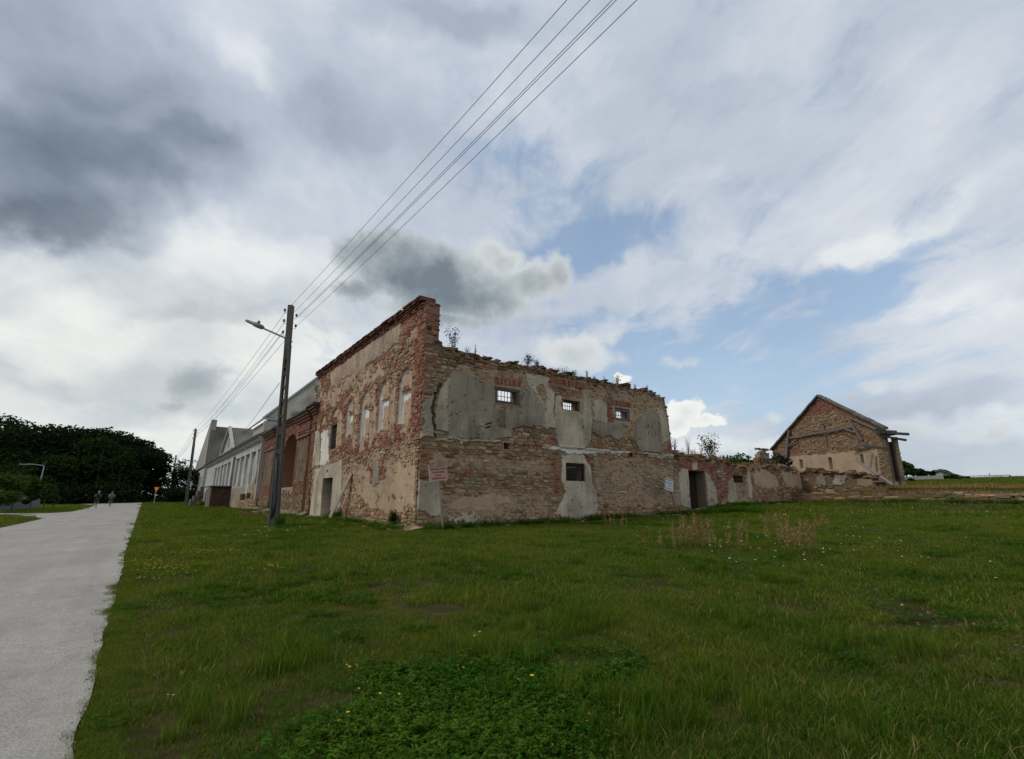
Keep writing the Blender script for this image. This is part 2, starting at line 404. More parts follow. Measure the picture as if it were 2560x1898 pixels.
M_TREE = mat_leaf('dark_foliage', (.012, .022, .011), (.024, .038, .014), (.05, .07, .022), .12, .15)
M_TREE2 = mat_leaf('mid_green_foliage', (.016, .034, .011), (.032, .054, .014), (.05, .07, .02), .12, .18)
M_SHRUB = mat_leaf('shrub_foliage', (.030, .060, .016), (.055, .095, .025), (.11, .12, .05), .6, .25)
M_DRY = mat_leaf('dry_stalks', (.27, .19, .09), (.33, .24, .12), (.28, .15, .08), 1.5, .3)

def mat_ground():
    m, g, b = newmat('meadow_soil')
    pos = g.n.new('ShaderNodeNewGeometry').outputs['Position']
    n1 = g.noise(pos, .35, 6, .6, .3); n2 = g.noise(pos, 2.4, 6, .65); n3 = g.noise(pos, 18, 5, .6)
    n4 = g.noise(pos, 60, 5, .7)
    c = g.mix(g.ss(n1, .4, .62), (.062, .062, .022), (.085, .072, .032))
    c = g.mix(g.ss(n2, .46, .62), c, (.125, .088, .050))
    c = g.mix(g.ss(n3, .50, .62), c, (.040, .070, .014))
    c = g.v('SCALE', c, scale=g.m('ADD', .35, g.m('ADD', g.m('MULTIPLY', n3, .5), g.m('MULTIPLY', n4, .8))))
    g.l.new(c, b.inputs['Base Color']); b.inputs['Roughness'].default_value = 1; b.inputs['Specular IOR Level'].default_value = .0
    bp = g.n.new('ShaderNodeBump'); bp.inputs['Strength'].default_value = 1.0; bp.inputs['Distance'].default_value = .05
    g.l.new(g.m('ADD', g.m('ADD', n4, n2), n3), bp.inputs['Height']); g.l.new(bp.outputs[0], b.inputs['Normal']); return m
def mat_road():
    m, g, b = newmat('pale_asphalt')
    pos = g.n.new('ShaderNodeNewGeometry').outputs['Position']
    n1 = g.noise(pos, .5, 6, .6, .4); n2 = g.noise(pos, 55, 4, .75); n4 = g.noise(pos, 160, 3, .7)
    st = g.noise(g.v('MULTIPLY', pos, (3.0, .18, 1)), 1.0, 5, .6)
    c = g.mix(g.ss(n1, .35, .65), (.262, .244, .212), (.315, .295, .257))
    c = g.v('SCALE', c, scale=g.m('ADD', .80, g.m('MULTIPLY', st, .4)))
    n5 = g.noise(pos, 7, 5, .65); gr = g.m('ADD', g.m('MULTIPLY', g.m('SUBTRACT', n2, .5), 2.2), g.m('ADD', g.m('MULTIPLY', g.m('SUBTRACT', n4, .5), 2.2), g.m('MULTIPLY', g.m('SUBTRACT', n5, .5), .6)))
    c = g.v('SCALE', c, scale=g.m('ADD', 1.0, gr))
    speck = g.ss(g.noise(pos, 95, 2, .5), .66, .72); c = g.mix(g.m('MULTIPLY', speck, .6), c, (.46, .44, .40)); dk = g.ss(g.noise(g.v('ADD', pos, (7,3,1)), 70, 2, .5), .66, .72); c = g.mix(g.m('MULTIPLY', dk, .6), c, (.10, .095, .085))
    vo = g.n.new('ShaderNodeTexVoronoi'); vo.feature = 'DISTANCE_TO_EDGE'; vo.inputs['Scale'].default_value = .55
    g.l.new(g.v('ADD', pos, g.v('SCALE', g.noise(pos, 1.6, 5, .7, out='Color'), scale=1.1)), vo.inputs['Vector'])
    cr = g.m('MULTIPLY', g.m('SUBTRACT', 1, g.ss(vo.outputs[0], .0, .012)), g.m('MULTIPLY', g.ss(g.noise(pos, .4, 3), .53, .62), .4))
    c = g.mix(cr, c, (.12, .115, .11))
    g.l.new(c, b.inputs['Base Color']); b.inputs['Roughness'].default_value = .85; b.inputs['Specular IOR Level'].default_value = .3
    bp = g.n.new('ShaderNodeBump'); bp.inputs['Strength'].default_value = .8; bp.inputs['Distance'].default_value = .006
    g.l.new(n2, bp.inputs['Height']); g.l.new(bp.outputs[0], b.inputs['Normal']); return m

# ------------------------------------------------------------------ the ground and the road
def axis(vals): return np.unique(np.concatenate(vals))
gx = axis([np.arange(-20, 60, .8), np.arange(60, 130, 3), np.arange(-60, -20, 2), np.geomspace(130, 3000, 22), -np.geomspace(60, 3000, 26)])
gy = axis([np.arange(-20, 60, .8), np.arange(60, 160, 3), np.arange(-60, -20, 2.5), np.geomspace(160, 3000, 22), -np.geomspace(60, 3000, 26)])
GX, GY = np.meshgrid(gx, gy, indexing='ij')
GZ = ground(GX, GY) + (fbm(GX*.35, GY*.35, 3)-.5)*.10*np.clip((GX-.6)/3, 0, 1)
I = np.arange(GX.size).reshape(GX.shape)
Q = np.stack([I[:-1,:-1], I[1:,:-1], I[1:,1:], I[:-1,1:]], -1).reshape(-1, 4)
tag(link('ground', mesh('ground', np.stack([GX, GY, GZ], -1), Q, smooth=True), mat_ground()), kind='structure')
def gtop(x, y): return ground(x, y) + (fbm(np.asarray(x)*.35, np.asarray(y)*.35, 3)-.5)*.10*np.clip((np.asarray(x)-.6)/3, 0, 1)

def redge(y): return -.12 - .0085*min(max(y, 0), 16) - .005*max(0, y-16) + .05*(float(fbm(y*.7, 3.3, 5)) - .5)*2*min(1, .3+y*.05) + .05*(float(vnoise(y*3.7, 7.7, 9))-.5) + .03*(float(vnoise(y*9.1, 2.7, 19))-.5)
isl = [hit(7, *p) for p in [(1088, 1140), (1040, 1155), (950, 1180), (830, 1208), (600, 1222), (300, 1228), (0, 1226)]]
islb = [hit(7, *p) for p in [(1060, 1130), (900, 1115), (700, 1103), (480, 1101)]]
near = [hit(7, *p) for p in [(0, 1243), (200, 1250), (400, 1268), (488, 1290), (430, 1305), (250, 1345), (0, 1400)]]
ys = np.concatenate([np.arange(-25, 25, .35), np.arange(25, 60, 1), np.arange(60, 131, 4)])
right = [(redge(y), y) for y in ys]
far_road = [(-30, 136), (-75, 150)]
bnd = right + far_road + [(-80, islb[-1][1]+8)] + [islb[-1], islb[-2], islb[-3], islb[-4]] + isl + [(isl[-1][0]-25, isl[-1][1]-2), (isl[-1][0]-25, near[0][1]-3)] + near + [(-5.0, 20), (-5.0, 0), (-5.0, -25)]
def dens(poly, step=2.0):
    out = []
    for i, p in enumerate(poly):
        q = poly[(i+1) % len(poly)]; L = math.dist(p, q); k = max(1, int(L/step))
        out += [(p[0]+(q[0]-p[0])*j/k, p[1]+(q[1]-p[1])*j/k) for j in range(k)]
    return out
bnd = dens(bnd); nb = len(bnd)
inner = [(x+random.uniform(-.1, .1), y+random.uniform(-.1, .1)) for x in np.arange(-60, 0, 1.3) for y in np.arange(-24, 150, 2.2)]
inner = [p for p, k in zip(inner, inpoly([p[0] for p in inner], [p[1] for p in inner], bnd)) if k]
rv, re_, rf, *_ = delaunay_2d_cdt([Vector(p) for p in bnd+inner], [(i, (i+1) % nb) for i in range(nb)], [], 1, 1e-5)
rx = np.array([v.x for v in rv]); ry = np.array([v.y for v in rv])
tag(link('road', mesh('road', np.stack([rx, ry, gtop(rx, ry)+.022], -1), [list(f) for f in rf]), mat_road()), kind='structure')
ROAD = bnd

# ------------------------------------------------------------------ masonry
STONES = np.array([(.33,.20,.105),(.40,.265,.145),(.22,.13,.070),(.43,.315,.19),(.32,.14,.068),(.27,.215,.155),(.37,.235,.115),(.18,.112,.065),(.34,.255,.16)])
BRICKS = np.array([(.30,.115,.070),(.235,.087,.055),(.34,.145,.085),(.185,.072,.05),(.29,.125,.088),(.36,.19,.125)])
MORTAR = (.44,.33,.22); GREYP = (.295,.25,.18); CREAM = (.46,.385,.275); RENDER = (.44,.315,.205); WHITE = (.66,.62,.55); CEMENT = (.50,.42,.315); TANP = (.42,.31,.225)
LAB = dict(stone=0, brick=1, grey=2, cream=3, render=4, hole=5, white=6, soldier=7, rough=8, cement=9, dark=10, tan=11)
LCOL = {0:(.24,.165,.098), 1:(.27,.155,.10), 2:GREYP, 3:CREAM, 4:RENDER, 5:MORTAR, 6:WHITE, 7:(.30,.18,.125), 8:(.36,.26,.165), 9:CEMENT, 10:(.10,.085,.07), 11:TANP}
LH = {0:0, 1:0, 2:.060, 3:.052, 4:.026, 5:0, 6:.035, 7:0, 8:.006, 9:.065, 10:0, 11:.038}

class Wall:
    def __init__(w, fr, L, top, base, cell=.035, thick=.6, regions=(), holes=(), seed=1, default=0, ragged=.0, bottom=-.4):
        w.fr = fr; w.seed = seed; w.thick = thick; w.cell = cell; w.top = top; w.regions = regions; w.holes = holes; w.default = default
        w.L = L; w.base = base
        w.s0 = L[0]
        ns = int((L[1]-L[0])/cell)+1; zt = max(p[1] for p in top)+.05
        w.z0 = min(p[1] for p in base) + bottom; nz = int((zt-w.z0)/cell)+1
        w.s = L[0] + np.arange(ns)*cell; w.z = w.z0 + np.arange(nz)*cell
        w.S, w.Zg = np.meshgrid(w.s, w.z, indexing='ij')
        # ragged edges of every patch come from shifting the test point
        ds = (fbm(w.S*3.1, w.Zg*3.1, seed+1, 4)-.5)*.34 + (vnoise(w.S*13, w.Zg*13, seed+51)-.5)*.09; dz = (fbm(w.S*3.1, w.Zg*3.1, seed+2, 4)-.5)*.34 + (vnoise(w.S*13, w.Zg*13, seed+52)-.5)*.09
        lab = np.full(w.S.shape, default)
        for kind, poly, *rg in regions:
            k = rg[0] if rg else 1.0
            lab[inpoly(w.S+ds*k, w.Zg+dz*k, poly)] = LAB[kind]
        for kind, poly in holes: lab[inpoly(w.S, w.Zg, poly)] = 5
        w.lab = lab
        tz = np.interp(w.s, [p[0] for p in top], [p[1] for p in top])
        tz = tz + (np.floor(vnoise(w.s*3.3, 0, seed+5)*4)/4-.5)*ragged*2 + (vnoise(w.s*9, 5, seed+6)-.5)*ragged
        w.tz = tz
        w.H = np.zeros(w.S.shape)
        for k, h in LH.items(): w.H[lab == k] = h
        w.H += (fbm(w.S*9, w.Zg*9, seed+3, 3)-.5)*np.where(np.isin(lab, (0,1,7,8,10)), .035, .010) + (fbm(w.S*.5, w.Zg*.5, seed+4, 3)-.5)*.05
        w.Cc = np.zeros(w.S.shape+(3,))
        for k, c in LCOL.items(): w.Cc[lab == k] = c
        n = fbm(w.S*1.3, w.Zg*1.3, seed+9, 5)[..., None]; n2 = fbm(w.S*6, w.Zg*6, seed+11, 4)[..., None]
        w.Cc = w.Cc*(.72+.38*n+.20*n2)
        pl = np.isin(lab, (2, 3, 9, 11))[..., None]
        st = np.clip((fbm(w.S*.9, w.Zg*.9, seed+21, 5)-.5)*6+.3, 0, 1)[..., None]; st2 = np.clip((fbm(w.S*1.7+9, w.Zg*.7, seed+23, 5)-.55)*7, 0, 1)[..., None]
        w.Cc = np.where(pl, w.Cc*(1-.26*st)*(1+.10*st2) + np.array((.30,.25,.16))*.10*st2, w.Cc)
        ck = pl[..., 0] & (np.abs(fbm(w.S*.75+3, w.Zg*.6, seed+31, 5)-.5) < .0028) & (fbm(w.S*.5, w.Zg*.5, seed+33, 2) > .56); w.H[ck] -= .035; w.Cc[ck] *= .55
        run = pl[..., 0] & (fbm(w.S*5.5, w.Zg*.5, seed+35, 4) > .60); w.Cc[run] *= .86
        pit = pl[..., 0] & (fbm(w.S*7, w.Zg*7, seed+25, 3) > .80); w.H[pit] -= .03; w.Cc[pit] *= .55
        dirt = np.clip((fbm(w.S*1.1, w.Zg*.45, seed+12, 5)-.54)*5, 0, 1)[..., None]
        w.Cc = w.Cc*(1-dirt*.30) + np.array((.16,.145,.12))*dirt*.30*.8
        w.mask_extra = None
    def label(w, s, z):
        i = int(round((s-w.s0)/w.cell)); j = int(round((z-w.z0)/w.cell))
        if i < 0 or j < 0 or i >= len(w.s) or j >= len(w.z): return -1
        return int(w.lab[i, j])
    def height(w, s, z):
        i = min(max(int(round((s-w.s0)/w.cell)), 0), len(w.s)-1); j = min(max(int(round((z-w.z0)/w.cell)), 0), len(w.z)-1)
        return float(w.H[i, j])
    def topz(w, s): return float(np.interp(s, w.s, w.tz))
    def build(w, name, parent, mat=None):
        ns, nz = w.S.shape
        M = (w.lab[:-1,:-1] != 5) & ((w.Zg[:-1,:-1]+w.cell*.5) < np.minimum(w.tz[:-1], w.tz[1:])[:, None])
        if w.mask_extra is not None: M &= w.mask_extra(w.S[:-1,:-1]+w.cell/2, w.Zg[:-1,:-1]+w.cell/2)
        V = w.fr.arr(w.S, w.Zg, w.H).reshape(-1, 3)
        I = np.arange(ns*nz).reshape(ns, nz)
        quad = np.stack([I[:-1,:-1], I[1:,:-1], I[1:,1:], I[:-1,1:]], -1)
        Fc = quad[M]
        # edges of the solid: run from the face back through the thickness
        side = []
        P = np.pad(M, 1)
        for di, dj, a, b in ((-1,0,(0,0),(0,1)),(1,0,(1,0),(1,1)),(0,-1,(0,0),(1,0)),(0,1,(0,1),(1,1))):
            nbm = P[1+di:1+di+M.shape[0], 1+dj:1+dj+M.shape[1]]
            i, j = np.nonzero(M & ~nbm)
            side.append(np.stack([I[i+a[0], j+a[1]], I[i+b[0], j+b[1]]], -1))
        side = np.concatenate(side)
        back = w.fr.arr(w.S, w.Zg, np.full(w.S.shape, -w.thick)).reshape(-1, 3)
        used = np.unique(side); remap = -np.ones(ns*nz, int); remap[used] = np.arange(len(used)) + ns*nz
        V2 = back[used]
        sf = np.stack([side[:,0], side[:,1], remap[side[:,1]], remap[side[:,0]]], -1)
        # back face: one quad per unbroken run
        bv = []; bf = []
        nb0 = ns*nz + len(used)
        for i in range(M.shape[0]):
            col = np.r_[False, M[i], False].astype(int); d = np.diff(col)
            for a, b in zip(np.nonzero(d == 1)[0], np.nonzero(d == -1)[0]):
                q = len(bv)
                for (ii, jj) in ((i,a),(i+1,a),(i+1,b),(i,b)): bv.append(back[ii*nz+jj])
                bf.append([nb0+q, nb0+q+1, nb0+q+2, nb0+q+3])
        Vall = np.concatenate([V, V2, np.array(bv).reshape(-1, 3)])
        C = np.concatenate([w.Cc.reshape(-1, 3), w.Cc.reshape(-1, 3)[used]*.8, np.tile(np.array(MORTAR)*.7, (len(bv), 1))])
        allf = Fc.tolist() + sf.tolist() + bf
        # drop unused points
        u = np.unique(np.concatenate([Fc.ravel(), sf.ravel(), np.array(bf, int).ravel()])); rm = -np.ones(len(Vall), int); rm[u] = np.arange(len(u))
        allf = [[int(rm[k]) for k in f] for f in allf]
        return link(name, mesh(name, Vall[u], allf, C[u]), mat or M_WALL, parent)

    def stone_piece(w, s, z, l, h, col, out=.03, rot=0.0, n=7, boxy=.5):
        """one rough stone: rim sunk in the mortar, chipped front"""
        base = w.height(s, z); ring0 = []; ring1 = []; ph = random.random()*6.28
        for k in range(n):
            a = ph + 2*math.pi*k/n + random.uniform(-.16, .16)
            ca, sa = math.cos(a), math.sin(a); e = boxy
            x = abs(ca)**e*math.copysign(1, ca)*l/2; y = abs(sa)**e*math.copysign(1, sa)*h/2
            q = random.uniform(.86, 1.06); x *= q; y *= q
            x, y = x*math.cos(rot)-y*math.sin(rot), x*math.sin(rot)+y*math.cos(rot)
            ring0.append((s+x, z+y, base-.035)); f = random.uniform(.84, .94)
            ring1.append((s+x*f, z+y*f, base+out*random.uniform(.65, 1.05)))
        c = (s+random.uniform(-.1,.1)*l, z+random.uniform(-.1,.1)*h, base+out*random.uniform(.9, 1.35))
        V = [tuple(w.fr.P(*p)) for p in ring0+ring1+[c]]
        Fc = [(k, (k+1)%n, n+(k+1)%n, n+k) for k in range(n)] + [(n+k, n+(k+1)%n, 2*n) for k in range(n)]
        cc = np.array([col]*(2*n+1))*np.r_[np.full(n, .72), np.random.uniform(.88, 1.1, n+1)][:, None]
        return V, Fc, cc, l*h
    def brick_piece(w, s, z, l, h, col, out=.02, rot=0.0):
        base = w.height(s, z); c = math.cos(rot); sn = math.sin(rot); V = []
        for dep in (base-.03, base+out):
            for x, y in ((-l/2,-h/2),(l/2,-h/2),(l/2,h/2),(-l/2,h/2)):
                x *= random.uniform(.92, 1.03); y *= random.uniform(.86, 1.04)
                V.append(tuple(w.fr.P(s+x*c-y*sn, z+x*sn+y*c, dep + (random.uniform(-.007,.007) if dep > base else 0))))
        V.append(tuple(w.fr.P(s, z, base+out+random.uniform(0,.006))))
        Fc = [(0,1,5,4),(1,2,6,5),(2,3,7,6),(3,0,4,7),(4,5,8),(5,6,8),(6,7,8),(7,4,8),(3,2,1,0)]
        cc = np.array([col]*9)*np.random.uniform(.85, 1.12, 9)[:, None]
        return V, Fc, cc, l*h
    def rock_color(w, s, z):
        c = STONES[random.randrange(len(STONES))]*random.uniform(.82, 1.15)
        return c
    def fill(w, stone_h=(.07,.17), stone_l=(.14,.50), skip=.06, render_p=.30, brick_in_stone=.05, darktop=.35, spread=1.0, z_from=None, brick_skip=.12):
        """courses of stones and bricks wherever the plaster has gone"""
        st = []; br = []
        z = (w.z0 + .3) if z_from is None else z_from; zmax = float(w.tz.max())
        ok = lambda s, z: w.label(s, z)
        me = w.mask_extra
        while z < zmax:
            h = random.uniform(*stone_h); s = w.L[0] + random.uniform(-.03, .05)
            while s < w.L[1]:
                l = random.uniform(*stone_l)*random.choice((.6, .8, 1, 1, 1.2)); sc = s + l/2; zc = z + h/2 + random.uniform(-.02,.02) + (float(vnoise(s*.8, z*.7, w.seed+40))-.5)*.10
                k = ok(sc, zc)
                ends = (ok(sc-l*.38, zc), ok(sc+l*.38, zc), ok(sc, zc+h*.4), ok(sc, zc-h*.4))
                s += l*random.uniform(.96, 1.06) + .012
                if zc + h*.3 > w.topz(sc) or zc < w.base_at(sc)-.15: continue
                if me is not None and not bool(me(np.array(sc), np.array(zc))): continue
                if k in (0, 8, 10) and all(e in (0, 8, 10, 1) for e in ends) and random.random() > skip:
                    if k == 8 and random.random() < .16: continue
                    d = w.topz(sc) - zc; c = w.rock_color(sc, zc); out = random.uniform(.012, .055)
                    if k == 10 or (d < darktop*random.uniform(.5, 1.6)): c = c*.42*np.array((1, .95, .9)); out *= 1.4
                    if random.random() < brick_in_stone and k == 0: c = BRICKS[random.randrange(6)]
                    if k == 8: out *= .8; c = c*.72 + np.array(MORTAR)*.28; l *= random.uniform(.55,1); h_k = 1
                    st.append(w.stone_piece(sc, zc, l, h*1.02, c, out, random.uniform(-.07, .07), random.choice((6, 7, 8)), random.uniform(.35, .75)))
                elif k == 4 and random.random() < render_p*.5 and all(e == 4 for e in ends):
                    st.append(w.stone_piece(sc, zc, l*.6, h*.7, w.rock_color(sc, zc)*.75 + np.array(RENDER)*.3, .006, 0, 6, .7))
            z += h*spread + .006
        # bricks
        z = w.z0 + .1; row = 0
        while z < zmax:
            s = w.L[0] - (.13 if row % 2 else 0)
            while s < w.L[1]+.1:
                head = random.random() < .35; l = .125 if head else .25; sc = s + l/2; zc = z + .034; k = ok(sc, zc)
                s += l + .014
                if k == 1 and zc < w.topz(sc) and zc > w.base_at(sc)-.1 and random.random() > brick_skip and ok(sc-l*.3, zc) == 1 and ok(sc+l*.3, zc) == 1:
                    if me is not None and not bool(me(np.array(sc), np.array(zc))): continue
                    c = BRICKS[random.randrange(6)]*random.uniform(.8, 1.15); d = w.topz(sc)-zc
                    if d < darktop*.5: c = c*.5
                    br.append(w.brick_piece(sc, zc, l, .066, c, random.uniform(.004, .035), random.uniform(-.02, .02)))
            z += .08; row += 1
        # soldier courses over openings
        s = w.L[0]
        for kind, poly, *rg in w.regions:
            if kind != 'soldier': continue
            a = min(p[0] for p in poly); b = max(p[0] for p in poly); lo = min(p[1] for p in poly); hi = max(p[1] for p in poly)
            x = a; mid = (a+b)/2
            while x < b:
                zc = (lo+hi)/2 + random.uniform(-.015,.015)
                if ok(x, zc) == 7: br.append(w.brick_piece(x, zc, .066, min(.30, hi-lo)*.95, BRICKS[random.randrange(6)]*random.uniform(.85,1.1), random.uniform(.01,.03), -(x-mid)*.22))
                x += .082
        w.st = st; w.br = br
    def base_at(w, s): return float(np.interp(s, [p[0] for p in w.base], [p[1] for p in w.base]))

def emit(pieces, name, stuffname, parent_of, root, limit=300, mat=None):
    """the largest pieces become objects of their own, the rest one mesh"""
    pieces = sorted(pieces, key=lambda t: -t[0][3])
    for (V, Fc, cc, A), par in pieces[:limit]:
        link(name, mesh(name, V, Fc, cc), mat or M_STONE, par)
    rest = pieces[limit:]
    if rest:
        Vs = []; Fs = []; Cs = []; b = 0
        for (V, Fc, cc, A), par in rest:
            Vs += V; Fs += [[b+i for i in f] for f in Fc]; Cs.append(cc); b += len(V)
        o = link(stuffname, mesh(stuffname, Vs, Fs, np.concatenate(Cs)), mat or M_STONE, root); tag(o, kind='stuff')

# ------------------------------------------------------------------ the ruined two-storey building
CXR, CYR = 7.84, 16.45
FR = Frame((CXR, CYR), (1, 0), (0, -1))            # long wall facing the meadow: s = x - 7.84
FL = Frame((CXR, CYR), (0, 1), (-1, 0))            # wall facing the road: s = y - 16.45
ruin = tag(empty('ruined_building', (15.5, 20, .5)), 'roofless two-storey ruin of stone and red brick with peeling plaster and tall parapet', 'building')

def R(k, w, pts, rg=None): return (k, FR.poly(w, pts), rg) if rg is not None else (k, FR.poly(w, pts))
def rect(a, b, lo, hi): return [(a, lo), (b, lo), (b, hi), (a, hi)]
regs = [
  ('render', [(.3,2.0),(3.0,2.2),(6.2,2.9),(6.4,1.5),(4,1.1),(.3,.9)], 1.5) if False else ('rough', [(.6,.9),(6.2,.9),(6.2,1.9),(.6,1.8)], 2.0),
  ('rough', [(9.2,1.2),(15.2,1.2),(15.2,3.2),(12,3.6),(9.2,3.4)], 2.0),
  ('rough', [(.4,2.7),(6.4,2.6),(6.4,3.1),(.4,3.2)], 2.0),
  ('rough', [(7.4,5.0),(15.2,4.2),(15.2,7.2),(9.9,7.1),(7.4,6.0)], 2.0),
  R('rough', 2, [(260,250),(640,290),(900,300),(1100,340),(1100,560),(640,440),(265,290)], 1.2),
  R('brick', 2, [(0,100),(80,130),(100,250),(90,520),(60,640),(60,800),(30,850),(-20,850),(-20,100)], .8),
  R('brick', 2, [(-10,930),(150,940),(140,1050),(-10,1050)]), R('brick', 2, [(-10,1090),(100,1090),(100,1170),(-10,1170)]),
  R('brick', 2, [(210,980),(310,985),(310,1010),(210,1010)], .5), R('brick', 2, [(270,1115),(420,1120),(440,1145),(270,1140)], .4),
  R('grey', 2, [(265,285),(400,300),(500,370),(600,410),(650,430),(650,580),(690,585),(690,650),(655,715),(735,760),(745,590),(860,600),(880,430),(940,440),(1000,520),(1065,560),(1065,760),(990,755),(880,750),(800,760),(780,830),(700,845),(560,860),(500,850),(255,845)], .7),
  R('cream', 2, [(212,430),(262,330),(268,340),(256,790),(200,786),(160,790),(148,650),(170,560)], .5),
  R('cream', 2, [(70,520),(150,495),(128,600),(150,700),(160,840),(35,835),(75,700),(50,600)], .6),
  R('cream', 2, [(900,310),(1090,345),(1090,430),(1140,470),(1145,760),(1065,765),(1065,560),(1000,515),(940,435)], .8),
  R('rough', 2, [(980,420),(1060,400),(1080,560),(1010,500)], 1),
  R('cream', 2, [(160,850),(690,858),(700,880),(160,872)], .5),
  R('brick', 2, [(1100,790),(1165,770),(1165,905),(1090,900)]), R('brick', 2, [(690,850),(790,855),(790,945),(690,945)], .6),
  R('brick', 2, [(1115,910),(1150,910),(1155,1000),(1190,1150),(1195,1320),(1125,1330),(1140,1180),(1110,1060)], .9),
  R('brick', 3, [(40,230),(100,230),(95,330),(45,330)]), R('brick', 3, [(130,330),(270,350),(260,400),(150,380)], 1),
  R('cream', 3, [(100,400),(150,390),(155,520),(340,560),(350,430),(330,340),(390,330),(410,400),(425,660),(412,800),(380,862),(130,862),(95,700)], .6),
  R('grey', 3, [(430,650),(540,630),(700,645),(720,700),(700,780),(655,805),(600,755),(520,760),(430,730)], .9),
  R('grey', 3, [(840,575),(900,560),(960,515),(1015,540),(1040,620),(1055,900),(870,905),(812,790),(815,620)], .7),
  R('cream', 3, [(1000,500),(1075,520),(1100,650),(1125,790),(1070,830),(1060,905),(1040,620),(1015,540)], .8),
  R('cream', 3, [(440,430),(560,460),(600,560),(560,620),(430,630)], 1.6),
  R('brick', 3, [(560,400),(620,400),(630,640),(560,630)], 1), R('brick', 3, [(400,820),(450,830),(450,900),(400,880)], 1), R('brick', 3, [(735,860),(800,870),(800,950),(735,940)], 1),
  R('brick', 3, [(1110,800),(1160,800),(1160,925),(1110,920)], 1), R('brick', 3, [(360,930),(400,890),(445,1010),(425,1180),(380,1160),(375,980)], .8),
  R('white', 3, [(-20,848),(130,852),(300,868),(560,884),(760,896),(760,918),(560,905),(240,915),(200,890),(-20,866)], .7),
  R('cream', 3, [(860,915),(1040,925),(1150,920),(1150,960),(960,950)], .9),
  R('cement', 3, [(150,930),(230,918),(350,925),(372,985),(415,1030),(425,1180),(468,1250),(475,1440),(350,1500),(190,1490),(85,1460),(150,1360),(192,1250),(150,1150)], .5),
  R('cement', 2, [(15,1195),(180,1200),(205,1300),(205,1470),(150,1480),(60,1440),(5,1450)], .8),
  R('render', 2, [(310,1350),(420,1325),(640,1318),(760,1320),(790,1365),(720,1405),(650,1385),(640,1445),(560,1430),(500,1455),(440,1430),(255,1432)], .8),
  R('cream', 2, [(250,1510),(420,1495),(600,1530),(590,1560),(240,1575)], 3.0), R('cream', 2, [(880,1500),(1180,1500),(1180,1530),(880,1530)], 2.6),
  R('soldier', 2, [(650,345),(870,352),(868,418),(645,408)], .2), R('soldier', 3, [(92,228),(360,262),(400,340),(380,350),(330,300),(100,288)], .3), R('soldier', 3, [(605,425),(780,465),(780,500),(610,478)], .2),
]
W1 = [FR.hit(2, 645, 405), FR.hit(2, 865, 590)]; 
holes = [('hole', rect(3.36, 4.62, 5.46, 6.17)), ('hole', rect(7.20, 8.28, 5.56, 6.06)), ('hole', rect(10.72, 11.86, 5.40, 6.04)), ('hole', rect(7.24, 8.44, 2.30, 3.10)),
         ('hole', FR.poly(2, [(725,882),(765,885),(765,945),(725,940)])), ('hole', FR.poly(3, [(762,905),(795,910),(795,952),(762,948)]))]
TOPR = [(0,8.25),(.30,8.25),(.5,7.75),(.62,7.62),(.8,7.50),(1.25,7.39),(3.0,7.34),(5,7.30),(6.8,7.32),(9.7,7.26),(12.3,7.22),(14.15,7.26),(14.35,7.18),(14.9,6.98),(15.1,6.3),(15.2,5.77),(15.28,4.0),(15.3,3.9)]
BASER = [(0,.48),(6,.55),(15.3,.74)]
wr = Wall(FR, (.04, 15.3), TOPR, BASER, .035, .6, regs, holes, 11, ragged=.10)
# the long crack near the corner
cr = FR.poly(2, [(205,400),(175,450),(150,520),(135,600),(145,700),(160,830)]); 
for i in range(len(cr)-1):
    a, b = cr[i], cr[i+1]
    for t in np.linspace(0, 1, 14):
        s = a[0]+(b[0]-a[0])*t + .03*math.sin(t*9+i); z = a[1]+(b[1]-a[1])*t
        m = (np.abs(wr.S-s) < .035+.03*float(vnoise(z*4, 1, 3))) & (np.abs(wr.Zg-z) < .05)
        wr.H[m] = -.10; wr.lab[m] = 10; wr.Cc[m] = (.10,.085,.065)
# string course: a slight ledge
m = (np.abs(wr.Zg-3.82) < .06) & (wr.lab != 5) & (fbm(wr.S*2, wr.Zg*0, 71, 3) > .42); wr.H[m] += .045; wr.Cc[m] = wr.Cc[m]*.4 + np.array(CREAM)*.6
# scratches
for (a, b) in (((570,735),(620,718)),((570,762),(612,750))):
    p, q = FR.hit(2, *a), FR.hit(2, *b)
    for t in np.linspace(0, 1, 20):
        m = (np.abs(wr.S-(p[0]+(q[0]-p[0])*t)) < .03) & (np.abs(wr.Zg-(p[1]+(q[1]-p[1])*t)) < .02); wr.Cc[m] *= .45; wr.H[m] -= .02
wall_meadow = wr.build('wall', ruin)
wr.fill(brick_in_stone=.05)

